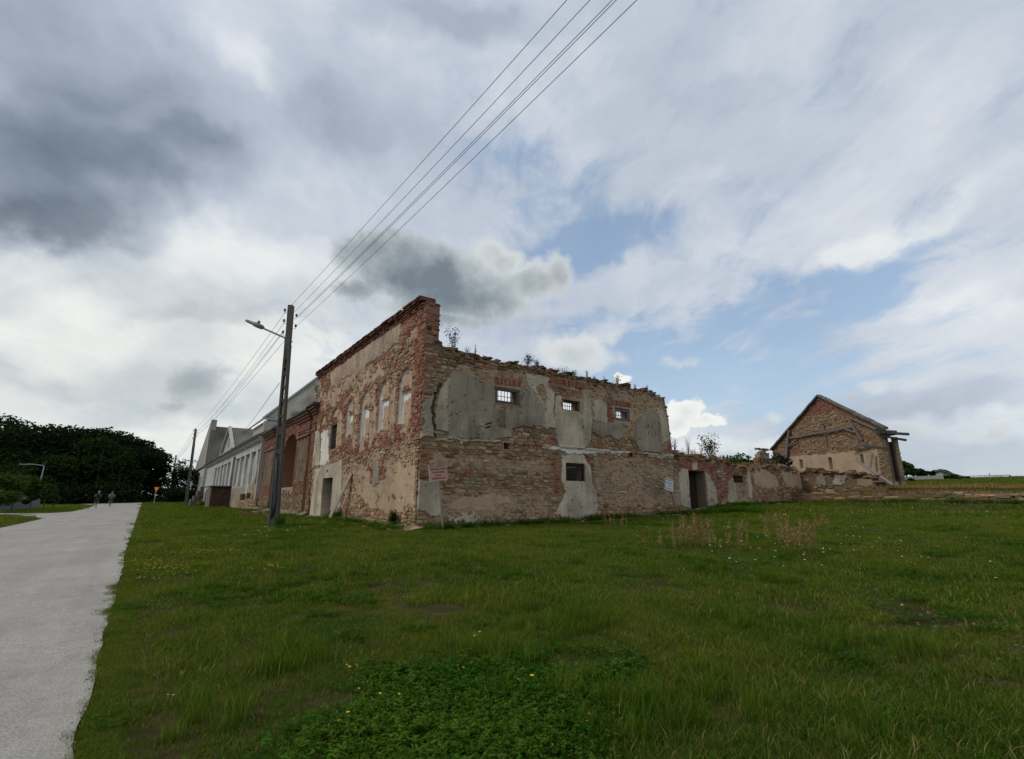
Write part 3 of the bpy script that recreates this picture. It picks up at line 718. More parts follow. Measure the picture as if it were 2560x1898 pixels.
# road-side wall
def Lp(k, w, pts, rg=None): return (k, FL.poly(w, pts), rg) if rg is not None else (k, FL.poly(w, pts))
def archpoly(s0, s1, zb, zt, n=14):
    c = (s0+s1)/2; r = (s1-s0)/2; zs = zt - r*1.15
    return [(s0, zb), (s1, zb)] + [(c + r*math.cos(a), zs + r*1.15*math.sin(a)) for a in np.linspace(0, math.pi, n)]
arches = [(.95, 2.28, 4.05, 6.78), (3.22, 4.50, 4.0, 6.70), (5.55, 6.80, 3.9, 6.64), (7.80, 9.05, 4.2, 6.58)]
small_arches = [(10.45, 11.75, 5.72, 6.48), (12.75, 13.95, 5.55, 6.40)]
regl = [
  Lp('brick', 1, [(95,600),(180,560),(300,580),(520,450),(650,380),(720,420),(740,1000),(600,1040),(400,1100),(180,1130),(160,1000),(90,960)], 1.6),
  Lp('brick', 1, [(640,210),(760,75),(860,75),(870,960),(720,1000),(735,700),(720,420),(640,380)], .8),
  Lp('stone', 1, [(470,520),(600,440),(700,380),(730,520),(620,620),(560,600),(470,640),(400,700)], 2.2),
  Lp('render', 1, [(330,560),(480,500),(560,560),(480,620),(400,650),(340,700),(250,700),(250,640)], 2.2),
  Lp('render', 1, [(440,720),(480,640),(480,1000),(430,1060),(440,800)], 1.2), Lp('render', 1, [(575,640),(610,620),(600,1000),(560,980)], 1.2), Lp('render', 1, [(325,740),(360,720),(350,1060),(325,1060)], 1.2),
  Lp('render', 1, [(225,820),(258,800),(250,1060),(215,1080)], 1.2), Lp('render', 1, [(180,640),(250,610),(240,760),(190,800),(150,760)], 2.0),
  Lp('tan', 1, [(182,562),(420,385),(650,205),(640,330),(635,372),(600,382),(560,420),(530,440),(470,480),(420,500),(400,560),(300,580),(200,640),(182,640)], .9),
  Lp('rough', 1, [(400,1120),(740,1010),(740,1180),(560,1200),(360,1240)], 2), Lp('rough', 1, [(250,1200),(400,1150),(400,1400),(250,1480)], 1.5),
  Lp('render', 1, [(360,1230),(470,1200),(740,1150),(740,1480),(560,1500),(440,1460),(370,1380)], 1.2),
  Lp('grey', 1, [(465,1165),(508,1150),(508,1300),(462,1320)], .5), Lp('brick', 1, [(440,1220),(464,1210),(462,1310),(440,1310)], .5), Lp('brick', 1, [(508,1190),(545,1180),(548,1270),(508,1290)], .7),
  Lp('cream', 1, [(60,950),(110,960),(110,1190),(50,1200)], .9), Lp('rough', 1, [(30,1200),(90,1200),(80,1500),(20,1520)], 1.2),
  Lp('white', 1, [(118,960),(168,950),(165,1170),(112,1190)], 1.6),
  Lp('cement', 1, [(85,1210),(262,1145),(250,1500),(40,1540)], .25),
  Lp('stone', 1, [(560,1495),(740,1490),(745,1600),(260,1570),(260,1480)], 1.5),
]
DOORL = rect(10.20, 11.95, .25, 2.62); WINL = rect(10.35, 11.55, 4.10, 5.62)
hl = [('hole', DOORL), ('hole', WINL), ('hole', FL.poly(1, [(158,1215),(168,1212),(168,1230),(158,1231)]))]
TOPL = [(0,9.22),(15.6,9.22)]
wl = Wall(FL, (0, 15.5), TOPL, [(0,.48),(15.5,.40)], .035, .62, regl, hl, 23, ragged=.02)
def ml(S, Zv):
    far = 14.45 + np.clip((Zv-.4)/9, 0, 1)*.75 + (vnoise(Zv*2.3, 4, 8)-.5)*.22
    return (S < far) & ((S > .09) | (Zv > 7.4))
wl.mask_extra = ml
er = (wl.lab == 1) & (fbm(wl.S*1.9, wl.Zg*2.6, 301, 4) > .60) & (wl.S > .7); wl.lab[er] = 4; wl.Cc[er] = np.array(RENDER)*(.72+.4*fbm(wl.S*3, wl.Zg*3, 305, 4)[er][:, None]); wl.H[er] += .012
er = (wl.lab == 4) & (fbm(wl.S*2.3, wl.Zg*3.1, 311, 4) > np.where(wl.Zg > 2.3, .42, .56)); wl.lab[er] = 8; wl.Cc[er] *= .88
er = (wl.lab == 8) & (fbm(wl.S*2.1, wl.Zg*3.4, 321, 4) > .60); wl.lab[er] = 1
for i, (a, b, zb, zt) in enumerate(arches):
    P0 = archpoly(a, b, zb, zt); c = (a+b)/2
    m = inpoly(wl.S, wl.Zg, P0); inn = inpoly(wl.S, wl.Zg, archpoly(a+.13, b-.13, zb, zt-.13))
    fringe = zb + .1 + .5*fbm(wl.S*3, wl.S*0+i, 31, 3)
    m &= wl.Zg > fringe
    wl.H[m] = -.12 + (fbm(wl.S[m]*8, wl.Zg[m]*8, 5, 3)-.5)*.02
    wl.lab[m] = 4; n = fbm(wl.S*2.5, wl.Zg*2.5, 33+i, 4); wl.Cc[m] = np.array(RENDER)*(.75+.5*n[m][:, None])
    rim = m & ~inn; wl.Cc[rim] = np.array((.80,.76,.69))*(.85+.3*fbm(wl.S*3, wl.Zg*3, 37+i, 3)[rim][:, None]); 
    # brick ring round the head, and the walled-up lower window
    ring = inpoly(wl.S, wl.Zg, archpoly(a-.16, b+.16, zb, zt+.20)) & ~inpoly(wl.S, wl.Zg, P0) & (fbm(wl.S*2, wl.Zg*2, 77, 3) > .36); wl.lab[ring] = 1; wl.Cc[ring] = LCOL[1]
    zr = 5.88 - .02*i
    box = (wl.S > a+.26) & (wl.S < b-.06) & (wl.Zg < zr) & m; wl.H[box] -= .10
    wb = box & ((wl.S > b-.16) | (wl.Zg > zr-.55+.5*fbm(wl.S*4, wl.Zg*2, 50+i, 3)-.1)); wl.Cc[wb] = np.array((.78,.74,.67))*.95
    lint = m & (np.abs(wl.Zg-zr-.10) < .10) & ~rim & (fbm(wl.S*3, wl.Zg*3, 60+i, 3) > .4); wl.lab[lint] = 1; wl.Cc[lint] = LCOL[1]; 
for i, (a, b, zb, zt) in enumerate(small_arches):
    m = inpoly(wl.S, wl.Zg, archpoly(a, b, zb, zt)) & (wl.lab != 5); wl.H[m] = -.08; wl.lab[m] = 4; wl.Cc[m] = np.array(RENDER)*.95
    low = m & (wl.Zg < zb+.28); wl.lab[low] = 1; wl.Cc[low] = LCOL[1]
wall_road = wl.build('wall', ruin)
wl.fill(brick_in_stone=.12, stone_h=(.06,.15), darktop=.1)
# broken end of the parapet: bricks seen in section, running on down the corner
FE = Frame((CXR, CYR-.0), (1, 0), (0, -1))
we = Wall(FE, (0.0, .62), [(0,9.2),(.62,9.2)], [(0,8.0),(.62,8.0)], .035, .05, [('brick', rect(-.2,.8,7,10))], [], 5, bottom=-.6)
we.fill(brick_skip=.22)
emit([(p, wall_meadow) for p in wr.st] + [(p, wall_road) for p in wl.st], 'stone', 'rubble_masonry', None, ruin)
emit([(p, wall_meadow) for p in wr.br] + [(p, wall_road) for p in wl.br+we.br], 'brick', 'brickwork', None, ruin)

# corbelled brick cornice on the road side, chipped, laid course on course
mb = MB()
for zc, ov, hh in ((9.02,.05,.07),(9.10,.10,.07),(9.18,.15,.07),(9.27,.22,.08),(9.36,.27,.07)):
    y = .0 if zc < 9.3 else .05
    while y < 15.2:
        l = random.uniform(.22,.30)
        if random.random() > .05 or zc < 9.15:
            d = ov+random.uniform(-.02,.025); c = BRICKS[random.randrange(6)]*random.uniform(.30,.62) if zc > 9.15 else BRICKS[random.randrange(6)]*.8
            mb.box((CXR - d/2 + .22, CYR+y+l/2, zc+random.uniform(-.008,.008)), (d+.44, l*.97, hh), None, c, .012)
        y += l
tag(mb.build('cornice', M_STONE, ruin), kind='stuff')
# loose coping along the meadow wall
mb = MB(); s = .9
while s < 14.9:
    l = random.uniform(.12,.42); t = wr.topz(s)
    for k in range(random.choice((1,1,2,2,3))):
        h = random.uniform(.05,.12); c = (STONES[random.randrange(9)] if random.random() < .65 else BRICKS[random.randrange(6)])*random.uniform(.28,.6)
        mb.box((CXR+s, CYR+random.uniform(.05,.5), t+h/2-.02+k*.055), (l, random.uniform(.2,.4), h), Matrix.Rotation(random.uniform(-.4,.4),3,'Z') @ Matrix.Rotation(random.uniform(-.18,.18),3,'Y'), c, .03)
    s += l*random.uniform(.5, 1.0)
tag(mb.build('loose_coping', M_STONE, ruin), kind='stuff')
# inside: unseen floor and cross walls, added to keep the ground storey dark
mb = MB(); mb.box((15.4, 20.9, 3.72), (13.6, 7.6, .3), col=(.2,.17,.13)); tag(mb.build('shade_floor', M_WALL, ruin))
mb = MB(); mb.box((15.4, 24.9, 2.0), (13.9, .5, 4.4), col=(.3,.25,.2)); mb.build('shade_wall', M_WALL, ruin)
mb = MB(); mb.box((22.7, 20.9, 2.0), (.5, 7.6, 4.4), col=(.3,.25,.2)); mb.build('shade_wall', M_WALL, ruin)
mb = MB(); mb.box((10.9, 28.0, 2.0), (.5, 6.2, 4.2), col=(.2,.17,.14)); mb.box((9.9, 31.1, 2.0), (2.9, .5, 4.2), col=(.2,.17,.14)); mb.box((9.75, 28.0, 3.72), (2.5, 6.1, .3), col=(.2,.17,.14)); mb.build('shade_wall', M_WALL, ruin)
mb = MB(); mb.box((9.6, 28.0, 4.9), (2.4, 6.0, .15), col=(.1,.09,.08)); mb.box((9.3, 28.0, 4.9), (.12, 4.5, 3.0), col=(.10,.09,.08)); mb.build('inner_partition', M_WALL, ruin)

def barred_window(a, b, lo, hi, fr, parent, nb=5, nh=1, frame=.10, dep=-.22, proud=-.02, wood=(.085,.075,.068), grid=False, over=.1):
    w_ = MB()
    t = frame
    w_.beam(fr.P(a-over, hi-t/2, proud-.07), fr.P(b+over, hi-t/2, proud-.07), .16, t, wood)
    w_.beam(fr.P(a-over, lo+t/2, proud-.07), fr.P(b+over, lo+t/2, proud-.07), .16, t, wood)
    w_.beam(fr.P(a+t/2, lo+t, proud-.075), fr.P(a+t/2, hi-t, proud-.075), t, .15, wood, up=fr.n)
    w_.beam(fr.P(b-t/2, lo+t, proud-.075), fr.P(b-t/2, hi-t, proud-.075), t, .15, wood, up=fr.n)
    o = w_.build('window', M_WOOD, parent)
    for k in range(nb):
        m_ = MB(); x = a+t + (b-a-2*t)*(k+1)/(nb+1); m_.beam(fr.P(x, lo+t*.6, dep), fr.P(x, hi-t*.6, dep), .022 if not grid else .014, None, (.07,.05,.04), up=fr.n); m_.build('bar', M_METAL, o)
    for k in range(nh):
        m_ = MB(); z = lo+t + (hi-lo-2*t)*(k+1)/(nh+1); m_.beam(fr.P(a+t*.5, z, dep+.02), fr.P(b-t*.5, z, dep+.02), .014, .026 if not grid else .014, (.07,.05,.04)); m_.build('bar', M_METAL, o)
    return o
barred_window(3.37, 4.61, 5.47, 6.16, FR, ruin, 5, 1, .12)
barred_window(7.21, 8.27, 5.57, 6.05, FR, ruin, 6, 1, .05, proud=-.10, wood=(.10,.06,.05), over=0)
barred_window(10.73, 11.85, 5.41, 6.03, FR, ruin, 5, 1, .13, wood=(.12,.115,.11))
barred_window(7.25, 8.43, 2.31, 3.09, FR, ruin, 9, 7, .035, dep=-.04, proud=0, wood=(.07,.045,.035), grid=True, over=.0)
barred_window(10.36, 11.54, 4.11, 5.61, FL, ruin, 3, 4, .08, dep=-.14, wood=(.12,.11,.10), over=.03)
# doorway to the road: recessed plank door
dr = empty('door', FL.P(11, .5, -.4), 0, ruin)
for k in range(6):
    m_ = MB(); m_.box(FL.P(10.36+k*.27, 1.45, -.46+random.uniform(-.006,.006)), (.03,.262,2.35), col=np.array((.045,.024,.020))*random.uniform(.7,1.2)); m_.build('plank', M_WOOD, dr)

# ------------------------------------------------------------------ low outbuilding wall running on to the east
low = tag(empty('ruined_wall', (30, 17, .8)), 'lower ruined stone wall with a tall dark doorway flanked by pale plaster', 'wall')
TOPW = [FR.hit(4, *p) for p in [(100,790),(300,805),(500,838),(620,858),(700,905),(900,930),(1060,938),(1400,972),(1600,990)]]
TOPW = [(15.3, TOPW[0][1]-.02)] + TOPW[1:-1] + [(28.75, 3.5), (30.4, 3.35)]
BASEW = [(15.3,.74),(18.7,1.0),(23,1.15),(28.7,1.36)]
regw = [
  R('brick', 4, [(140,860),(480,880),(580,960),(575,1130),(520,1050),(470,1000),(260,980),(190,980),(180,1040),(140,1080)], 1.2),
  R('brick', 4, [(600,1150),(720,1150),(740,1300),(640,1370),(600,1300)], 1.5), R('brick', 4, [(690,930),(860,950),(900,1040),(780,1040),(720,1120),(690,1100)], 1.5),
  R('rough', 4, [(130,1080),(170,1080),(180,1400),(110,1350)], 1), R('rough', 4, [(820,1150),(1000,1150),(1000,1350),(800,1380)], 1.6),
  R('cream', 4, [(725,1120),(800,1080),(820,1160),(815,1370),(735,1360)], .8), R('cream', 4, [(940,980),(980,1000),(1010,1300),(960,1310)], .9),
  R('render', 4, [(1030,980),(1180,990),(1280,1060),(1330,1180),(1200,1200),(1040,1170)], 2.0), R('render', 4, [(1330,1000),(1560,1010),(1640,1080),(1640,1180),(1400,1170)], 1.8),
  R('cement', 4, [(165,1040),(200,965),(268,975),(272,990),(302,1440),(180,1390)], .5), R('cement', 4, [(458,1012),(520,1050),(535,1120),(585,1170),(600,1300),(590,1400),(506,1420)], .5),
  R('cement', 4, [(318,910),(365,905),(370,985),(320,985)], .5),
]
DW = rect(16.58, 18.16, .6, 3.07)
wlow = Wall(FR, (15.3, 30.4), TOPW, BASEW, .04, 1.1, regw, [('hole', DW), ('hole', rect(21.25, 22.45, 2.45, 2.94))], 37, ragged=.22)
wo = wlow.build('wall', low); wlow.fill(brick_in_stone=.10, stone_h=(.07,.18), stone_l=(.18,.6), darktop=.3)
emit([(p, wo) for p in wlow.st], 'stone', 'rubble_masonry', None, low); emit([(p, wo) for p in wlow.br], 'brick', 'brickwork', None, low)
mb = MB(); s = 15.4
while s < 30.2:
    l = random.uniform(.15,.6); c = (STONES[random.randrange(9)] if random.random() < .7 else BRICKS[random.randrange(6)])*random.uniform(.3,.7)
    for k in range(random.choice((1,2,2))):
        mb.box((CXR+s, CYR+random.uniform(0,1.0), wlow.topz(s)+.02+k*.07), (l, random.uniform(.2,.5), random.uniform(.06,.14)), Matrix.Rotation(random.uniform(-.5,.5),3,'Z') @ Matrix.Rotation(random.uniform(-.2,.2),3,'Y'), c, .04)
    s += l*.7
tag(mb.build('loose_coping', M_STONE, low), kind='stuff')
barred_window(21.25, 22.45, 2.45, 2.94, FR, low, 8, 1, .05, dep=-.12, wood=(.10,.07,.05), over=.05)
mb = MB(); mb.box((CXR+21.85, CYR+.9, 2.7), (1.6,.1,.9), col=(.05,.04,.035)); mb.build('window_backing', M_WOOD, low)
dr = empty('door', FR.P(17.37, 1.0, -.85), 0, low)  # boarded door added, near-black to stand for the shade in the doorway
for k in range(6):
    m_ = MB(); m_.box(FR.P(16.70+k*.27, 1.95, -.60+random.uniform(-.006,.006)), (.262,.04,2.5), col=np.array((.030,.020,.017))*random.uniform(.7,1.2)); m_.build('plank', M_WOOD, dr)
mb = MB(); mb.beam(FR.P(16.5,3.13,-.2), FR.P(18.25,3.10,-.2), .3, .12, (.12,.09,.07)); mb.build('lintel', M_WOOD, low)

# foundation that turns the corner and runs back across the meadow
FF = Frame((36.45, 16.3), (0, -1), (-1, 0))
fnd = tag(empty('stone_foundation', (36.4, 8, 1.3)), 'long low foundation of pale stone slabs at the far edge of the meadow', 'wall')
def FFp(lst): return [FF.hit(w, x, y) for w, x, y in lst]
TOPF = FFp([(5,600,1475),(5,1000,1478),(5,1500,1497),(8,620,548),(8,1000,560),(8,1400,575),(8,1800,590),(8,2220,598)])
BASF = FFp([(5,600,1640),(5,1000,1622),(5,1500,1600),(8,620,690),(8,1000,665),(8,1400,655),(8,1800,645),(8,2220,640)])
wf = Wall(FF, (-1.6, 15), [(-1.6, TOPF[0][1]+.3), (0, TOPF[0][1])] + TOPF[1:] + [(15, TOPF[-1][1])], [(0, BASF[0][1])] + BASF + [(15, BASF[-1][1])], .05, .7, [], [], 51, ragged=.16)
wf.Cc *= .62; wfo = wf.build('wall', fnd); wf.fill(stone_h=(.10,.22), stone_l=(.35,1.2), skip=.10, darktop=0, brick_in_stone=.02)
for p in wf.st: p[2][...] *= random.uniform(.55,1.0)
emit([(p, wfo) for p in wf.st], 'stone', 'rubble_masonry', None, fnd)
mb = MB(); s = 0
while s < 15:
    l = random.uniform(.4,1.5); t = wf.topz(s+l/2)
    if random.random() < .5: mb.box(FF.P(s+l/2, t+.03, -.3), (random.uniform(.4,.8), l*.95, random.uniform(.08,.16)), Matrix.Rotation(random.uniform(-.06,.06),3,'Z') @ Matrix.Rotation(random.uniform(-.05,.05),3,'X'), STONES[3]*random.uniform(.6,1.0), .04)
    s += l
tag(mb.build('capping_slabs', M_STONE, fnd), kind='stuff')
# broken inner wall standing behind it
FI = Frame((38.3, 16.45), (0, -1), (-1, 0))
TOPI = [FI.hit(w,x,y) for w,x,y in [(4,1480,985),(5,480,1165),(5,620,1182),(5,860,1200),(5,900,1240),(5,1190,1225),(5,1330,1262),(5,1560,1280),(5,1640,1330),(5,1760,1385)]]
inn = tag(empty('broken_wall', (38.3, 13, 1.8)), 'broken inner wall with crumbling render between the foundation and the gabled barn', 'wall')
regi = [('render', FI.poly(5, [(180,1200),(560,1230),(560,1400),(240,1380)]), 2), ('cement', FI.poly(5, [(760,1230),(880,1240),(890,1400),(770,1400)]), 1), ('cement', FI.poly(5, [(1020,1250),(1190,1240),(1190,1400),(1020,1400)]), 1), ('render', FI.poly(5, [(1330,1290),(1560,1300),(1560,1410),(1340,1410)]), 1)]
TOPI = [p for p in TOPI if p[0] > .1]
wi = Wall(FI, (0, TOPI[-1][0]), [(0, 3.35)] + TOPI, [(0,1.6),(10,1.7)], .05, .6, regi, [], 57, ragged=.13, bottom=-.2)
wi.Cc *= .62; wio = wi.build('wall', inn); wi.fill(stone_h=(.08,.17), stone_l=(.25,.7), skip=.12, brick_in_stone=.06, darktop=.3)
for p in wi.st: p[2][...] *= .68
emit([(p, wio) for p in wi.st], 'stone', 'rubble_masonry', None, inn, 200)
mb = MB(); s = .1
while s < TOPI[-1][0]:
    l = random.uniform(.2,.7)
    for k in range(2): mb.box(FI.P(s, wi.topz(s)+.03+k*.08, random.uniform(-.45,.05)), (random.uniform(.3,.6), l, random.uniform(.06,.14)), Matrix.Rotation(random.uniform(-.4,.4),3,'Z') @ Matrix.Rotation(random.uniform(-.2,.2),3,'X'), STONES[random.randrange(9)]*random.uniform(.3,.8), .04)
    s += l*.7
tag(mb.build('loose_coping', M_STONE, inn), kind='stuff')

# ------------------------------------------------------------------ the roofless gabled barn
dF = (math.sin(YAW), math.cos(YAW)); dR = (math.cos(YAW), -math.sin(YAW))
APX = (dR[0]*26.12+dF[0]*42, dR[1]*26.12+dF[1]*42)
FB = Frame(APX, (-dF[0], -dF[1]), (-dR[0], -dR[1]))
barn = tag(empty('barn', (APX[0], APX[1], 2.4)), 'gabled stone barn shell with a red brick peak and fallen roof timbers', 'barn')
a_ = FB.hit(5,828,172); l_ = FB.hit(5,172,918); r_ = FB.hit(5,1700,600); rr = FB.hit(5,1655,700)
sc_ = (l_[0], r_[0])
TOPB = [(l_[0]-.05, l_[1]-.5), (l_[0], l_[1]), FB.hit(5,300,758), FB.hit(5,450,590), FB.hit(5,640,385), a_, FB.hit(5,1100,335), FB.hit(5,1400,480), FB.hit(5,1600,585), FB.hit(5,1640,610)]
RC = FB.hit(5,1640,620)[0]
slots = [[(855,575),(888,572),(955,905),(925,905)], [(1312,645),(1345,640),(1385,860),(1362,870)], [(505,775),(528,770),(560,955),(535,960)], [(538,1052),(585,1050),(600,1165),(560,1165)], [(935,1018),(985,1016),(1020,1190),(965,1195)], [(1370,980),(1420,978),(1445,1120),(1400,1125)], [(980,888),(1012,888),(1012,918),(985,918)], [(615,935),(638,935),(638,955),(615,955)]]
def upright(poly):
    q = [FB.hit(5, *p) for p in poly]; zs = sorted(p[1] for p in q); c = sum(p[0] for p in q)/4
    wd = max(abs(q[1][0]-q[0][0]), .22); return rect(c-wd/2, c+wd/2, (zs[0]+zs[1])/2, (zs[2]+zs[3])/2)
regb = [('brick', FB.poly(5, [(820,100),(1000,200),(1620,560),(1600,650),(1240,460),(1100,385),(880,400),(600,450),(560,400)]), 1.4),
        ('brick', FB.poly(5, [(840,560),(880,560),(905,900),(880,900)]), 1), ('brick', FB.poly(5, [(1290,640),(1320,640),(1365,880),(1340,880)]), 1), ('brick', FB.poly(5, [(960,660),(1050,650),(1060,720),(980,740)]), 2),
        ('brick', FB.poly(5, [(440,860),(540,860),(540,960),(440,960)]), 1), ('brick', FB.poly(5, [(1490,690),(1560,690),(1560,800),(1500,800)]), 1),
        ('render', FB.poly(5, [(200,1010),(430,1000),(700,985),(1100,955),(1500,905),(1620,900),(1700,1500),(200,1500)]), .7)]
wb = Wall(FB, (l_[0]-.05, RC), TOPB, [(l_[0],2.0),(RC,2.1)], .06, .5, regb, [('hole', upright(q)) for q in slots], 61, ragged=.02)
wb.Cc *= np.where((wb.lab == 4)[..., None], .86, .78); wbo = wb.build('wall', barn); wb.fill(stone_h=(.07,.14), stone_l=(.22,.65), brick_in_stone=.05, darktop=0, brick_skip=.1, z_from=wb.z0+.5)
for p in wb.st+wb.br: p[2][...] *= .84
emit([(p, wbo) for p in wb.st], 'stone', 'rubble_masonry', None, barn); emit([(p, wbo) for p in wb.br], 'brick', 'brickwork', None, barn, 120)
# verge boards and the strip of roof still hanging on the gable
V0 = Vector((dR[0], dR[1], 0))
def roofstrip(p, q, depth, col, name):
    m_ = MB(); A = FB.P(p[0], p[1]+.02, .28); B = FB.P(q[0], q[1]+.02, .28); D = V0*depth
    n = max(2, int((B-A).length/.6))
    for k in range(n):
        a = A.lerp(B, k/n); b = A.lerp(B, (k+.96)/n); o = Vector((0,0,-.02+random.uniform(-.015,.02))); u = Vector((0,0,.16))
        m_.add([a+o-D*0, b+o, b+o+D, a+o+D, a+o+u, b+o+u, b+o+u+D, a+o+u+D], [(0,1,2,3),(4,5,6,7),(0,1,5,4),(1,2,6,5),(2,3,7,6),(3,0,4,7)], np.array(col)*random.uniform(.8,1.2))
    m_.build(name, M_ROOF, barn)
roofstrip(TOPB[1], a_, .3, (.13,.12,.11), 'roof_edge'); roofstrip(a_, FB.hit(5,1765,625), .32, (.12,.115,.09), 'roof_edge')
for (p, q, wd) in [((435,640),(395,1050),.22), ((440,742),(1300,592),.13), ((1215,620),(1345,665),.12), ((1240,450),(1640,620),.13), ((1290,545),(1440,775),.14), ((425,860),(525,770),.12), ((230,985),(395,968),.14)]:
    m_ = MB(); m_.beam(FB.P(*FB.hit(5,*p), .22), FB.P(*FB.hit(5,*q), .22), wd, wd*.8, (.17,.13,.12), up=FB.n, jit=.01); m_.build('timber', M_WOOD, barn)
# return wall: pillars either side of a tall dark opening
cN = FB.P(RC, 0, 0); FS = Frame((cN.x, cN.y), dR, (-dF[0], -dF[1]))
def pil(x0, x1, zt, thick, nm, lab, seed):
    q = Wall(FS, (x0, x1), [(x0, zt),(x1, zt)], [(x0,2.0),(x1,2.0)], .05, thick, lab, [], seed, ragged=.02); q.Cc *= .72
    o = q.build(nm, barn); q.fill(stone_h=(.1,.2), stone_l=(.25,.5), darktop=0, brick_in_stone=.15, z_from=q.z0+.6); emit([(p, o) for p in q.st+q.br], 'stone', 'rubble_masonry', None, barn, 12)
zt_ = FS.hit(5,1650,710)[1]
pil(.0, .34, zt_, .28, 'pillar', [('rough', rect(-1,5,0,9))], 71)
pil(.92, 1.22, zt_-.1, .28, 'pillar', [('rough', rect(-1,5,3.0,9))], 72)
mb = MB(); mb.box(FS.P(.63, 2.2, -.15), (.56,.3,.9), col=(.25,.19,.14)); mb.build('threshold', M_STONE, barn)
mb = MB()
mb.box(FS.P(.70, 3.7, -.45), (1.1,.08,3.5), Matrix.Rotation(-YAW,3,'Z'), (.05,.04,.04)); mb.build('dark_backing', M_WOOD, barn)  # dark sheet added behind the opening, its colour stands for the shade inside
for (a, b, wd, c) in [((-.6,zt_+.20,.35),(1.75,zt_+.05,.3),.22,(.085,.08,.075)), ((-.4,zt_+.0,.2),(1.6,zt_-.35,.2),.15,(.10,.09,.08)), ((-.6,zt_+.34,.1),(1.1,zt_+.28,.1),.14,(.11,.10,.09)), ((.2,zt_+.12,.5),(.3,zt_+.12,-.8),.16,(.09,.08,.08)), ((.9,zt_+.08,.5),(1.0,zt_+.08,-.8),.16,(.09,.08,.08)), ((-1.6,zt_-.75,.3),(.1,zt_-.98,.35),.17,(.13,.11,.10))]:
    m_ = MB(); m_.beam(FS.P(*a), FS.P(*b), wd, wd*.8, c, jit=.015); m_.build('timber', M_WOOD, barn)
for i, (p, q, lb) in enumerate([((1335,1055,1.2),(1825,1392,2.2),'long fallen timber leaning from the barn wall to the ground'), ((1555,960,.25),(1515,1165,.5),'short upright timber leaning on the barn wall beside its opening'), ((1235,890,.4),(1480,800,.4),'dark beam end slanting across the right slot of the barn gable')]):
    m_ = MB(); fa_ = Frame(FB.o + FB.n*p[2], FB.u, FB.n); fb_ = Frame(FB.o + FB.n*q[2], FB.u, FB.n); A = fa_.P(*fa_.hit(5,p[0],p[1])); B = fb_.P(*fb_.hit(5,q[0],q[1]))
    m_.beam(A, B, .17, .13, (.20,.17,.15), jit=.02); tag(m_.build('fallen_timber', M_WOOD), lb, 'timber', 'fallen timbers at the barn')
# stub of masonry left of the barn
mb = MB(); q = FB.P(*FB.hit(5,30,960), 0)
mb.box(q+Vector((-.1,0,-1.6)), (2.0,.5,3.0), col=(.30,.24,.17))
for k in range(70):
    mb.box(q+Vector((random.uniform(-1.2,1.0), random.uniform(-.15,.1), random.uniform(-3.0,.15))), (random.uniform(.3,.7), .5, random.uniform(.12,.25)), Matrix.Rotation(random.uniform(-.3,.3),3,'Z'), STONES[k%9]*.8, .04)
for x in (-.9,-.1,.4,1.0): mb.box(q+Vector((x,0,.45)), (.5,.35,.2), None, (.14,.12,.11), .04)
tag(mb.build('masonry_stub', M_STONE), 'crumbling stub of masonry just left of the barn gable above the bushes', 'wall')

# ------------------------------------------------------------------ brick arcade between the ruin and the white range
arc = tag(empty('brick_arcade', (8.2, 40, .4)), 'dark red brick arcade front with fluted pilasters and a deep arched niche', 'building')
FA = Frame((CXR+.35, CYR), (0, 1), (-1, 0))
aR = FA.hit(13,508,410); aL = FA.hit(13,352,860)
a0, a1, atop = 19.5, 26.2, aR[1]+.0
TOPA = [(14.6,7.1),(20.6,7.25),(26,7.2),(32.9,7.15)]
rega = [('stone', rect(14,33,-1,2.1),1.5), ('render', rect(14,33,2.0,2.6),2), ('grey', rect(15.2,16.4,2.4,6.9),1), ('render', rect(29,33,0.3,2.0),2)]
wa = Wall(FA, (14.6, 32.9), TOPA, [(14.6,.4),(32.9,.42)], .05, .5, rega, [('hole', archpoly(a0, a1, 2.3, atop, 18))], 81, default=1, ragged=.03)
wa.Cc *= .75; wao = wa.build('wall', arc); wa.fill(stone_h=(.09,.2), stone_l=(.2,.6), brick_skip=.25, darktop=.05)
pcs = [(p, wao) for p in wa.st]; bcs = [(p, wao) for p in wa.br]
# niche back and its brick lining
FN = Frame((CXR+2.0, CYR), (0, 1), (-1, 0))
wn = Wall(FN, (a0-.3, a1+.3), [(a0-.3, atop+.2),(a1+.3, atop+.2)], [(a0,.4),(a1,.4)], .06, .3, [('render', rect(a0+1, a1-1, 2.4, 4.6),2.5), ('stone', rect(a0-1,a1+1,-1,2.3),1.5)], [], 83, default=1)
wn.Cc *= .75; wno = wn.build('niche_wall', arc); wn.fill(brick_skip=.3, darktop=0); pcs += [(p, wno) for p in wn.st]; bcs += [(p, wno) for p in wn.br]
mb = MB(); ring = archpoly(a0, a1, 2.3, atop, 18)
for i in range(len(ring)):
    p, q = ring[i], ring[(i+1) % len(ring)]
    V = [FA.P(*p, -.05), FA.P(*q, -.05), FA.P(*q, -1.7), FA.P(*p, -1.7)]; mb.add(V, [(0,1,2,3)], (.30,.16,.11))
mb.build('arch_soffit', M_STONE, arc)
FP = Frame((CXR-.05, CYR), (0, 1), (-1, 0))
capm = MB()
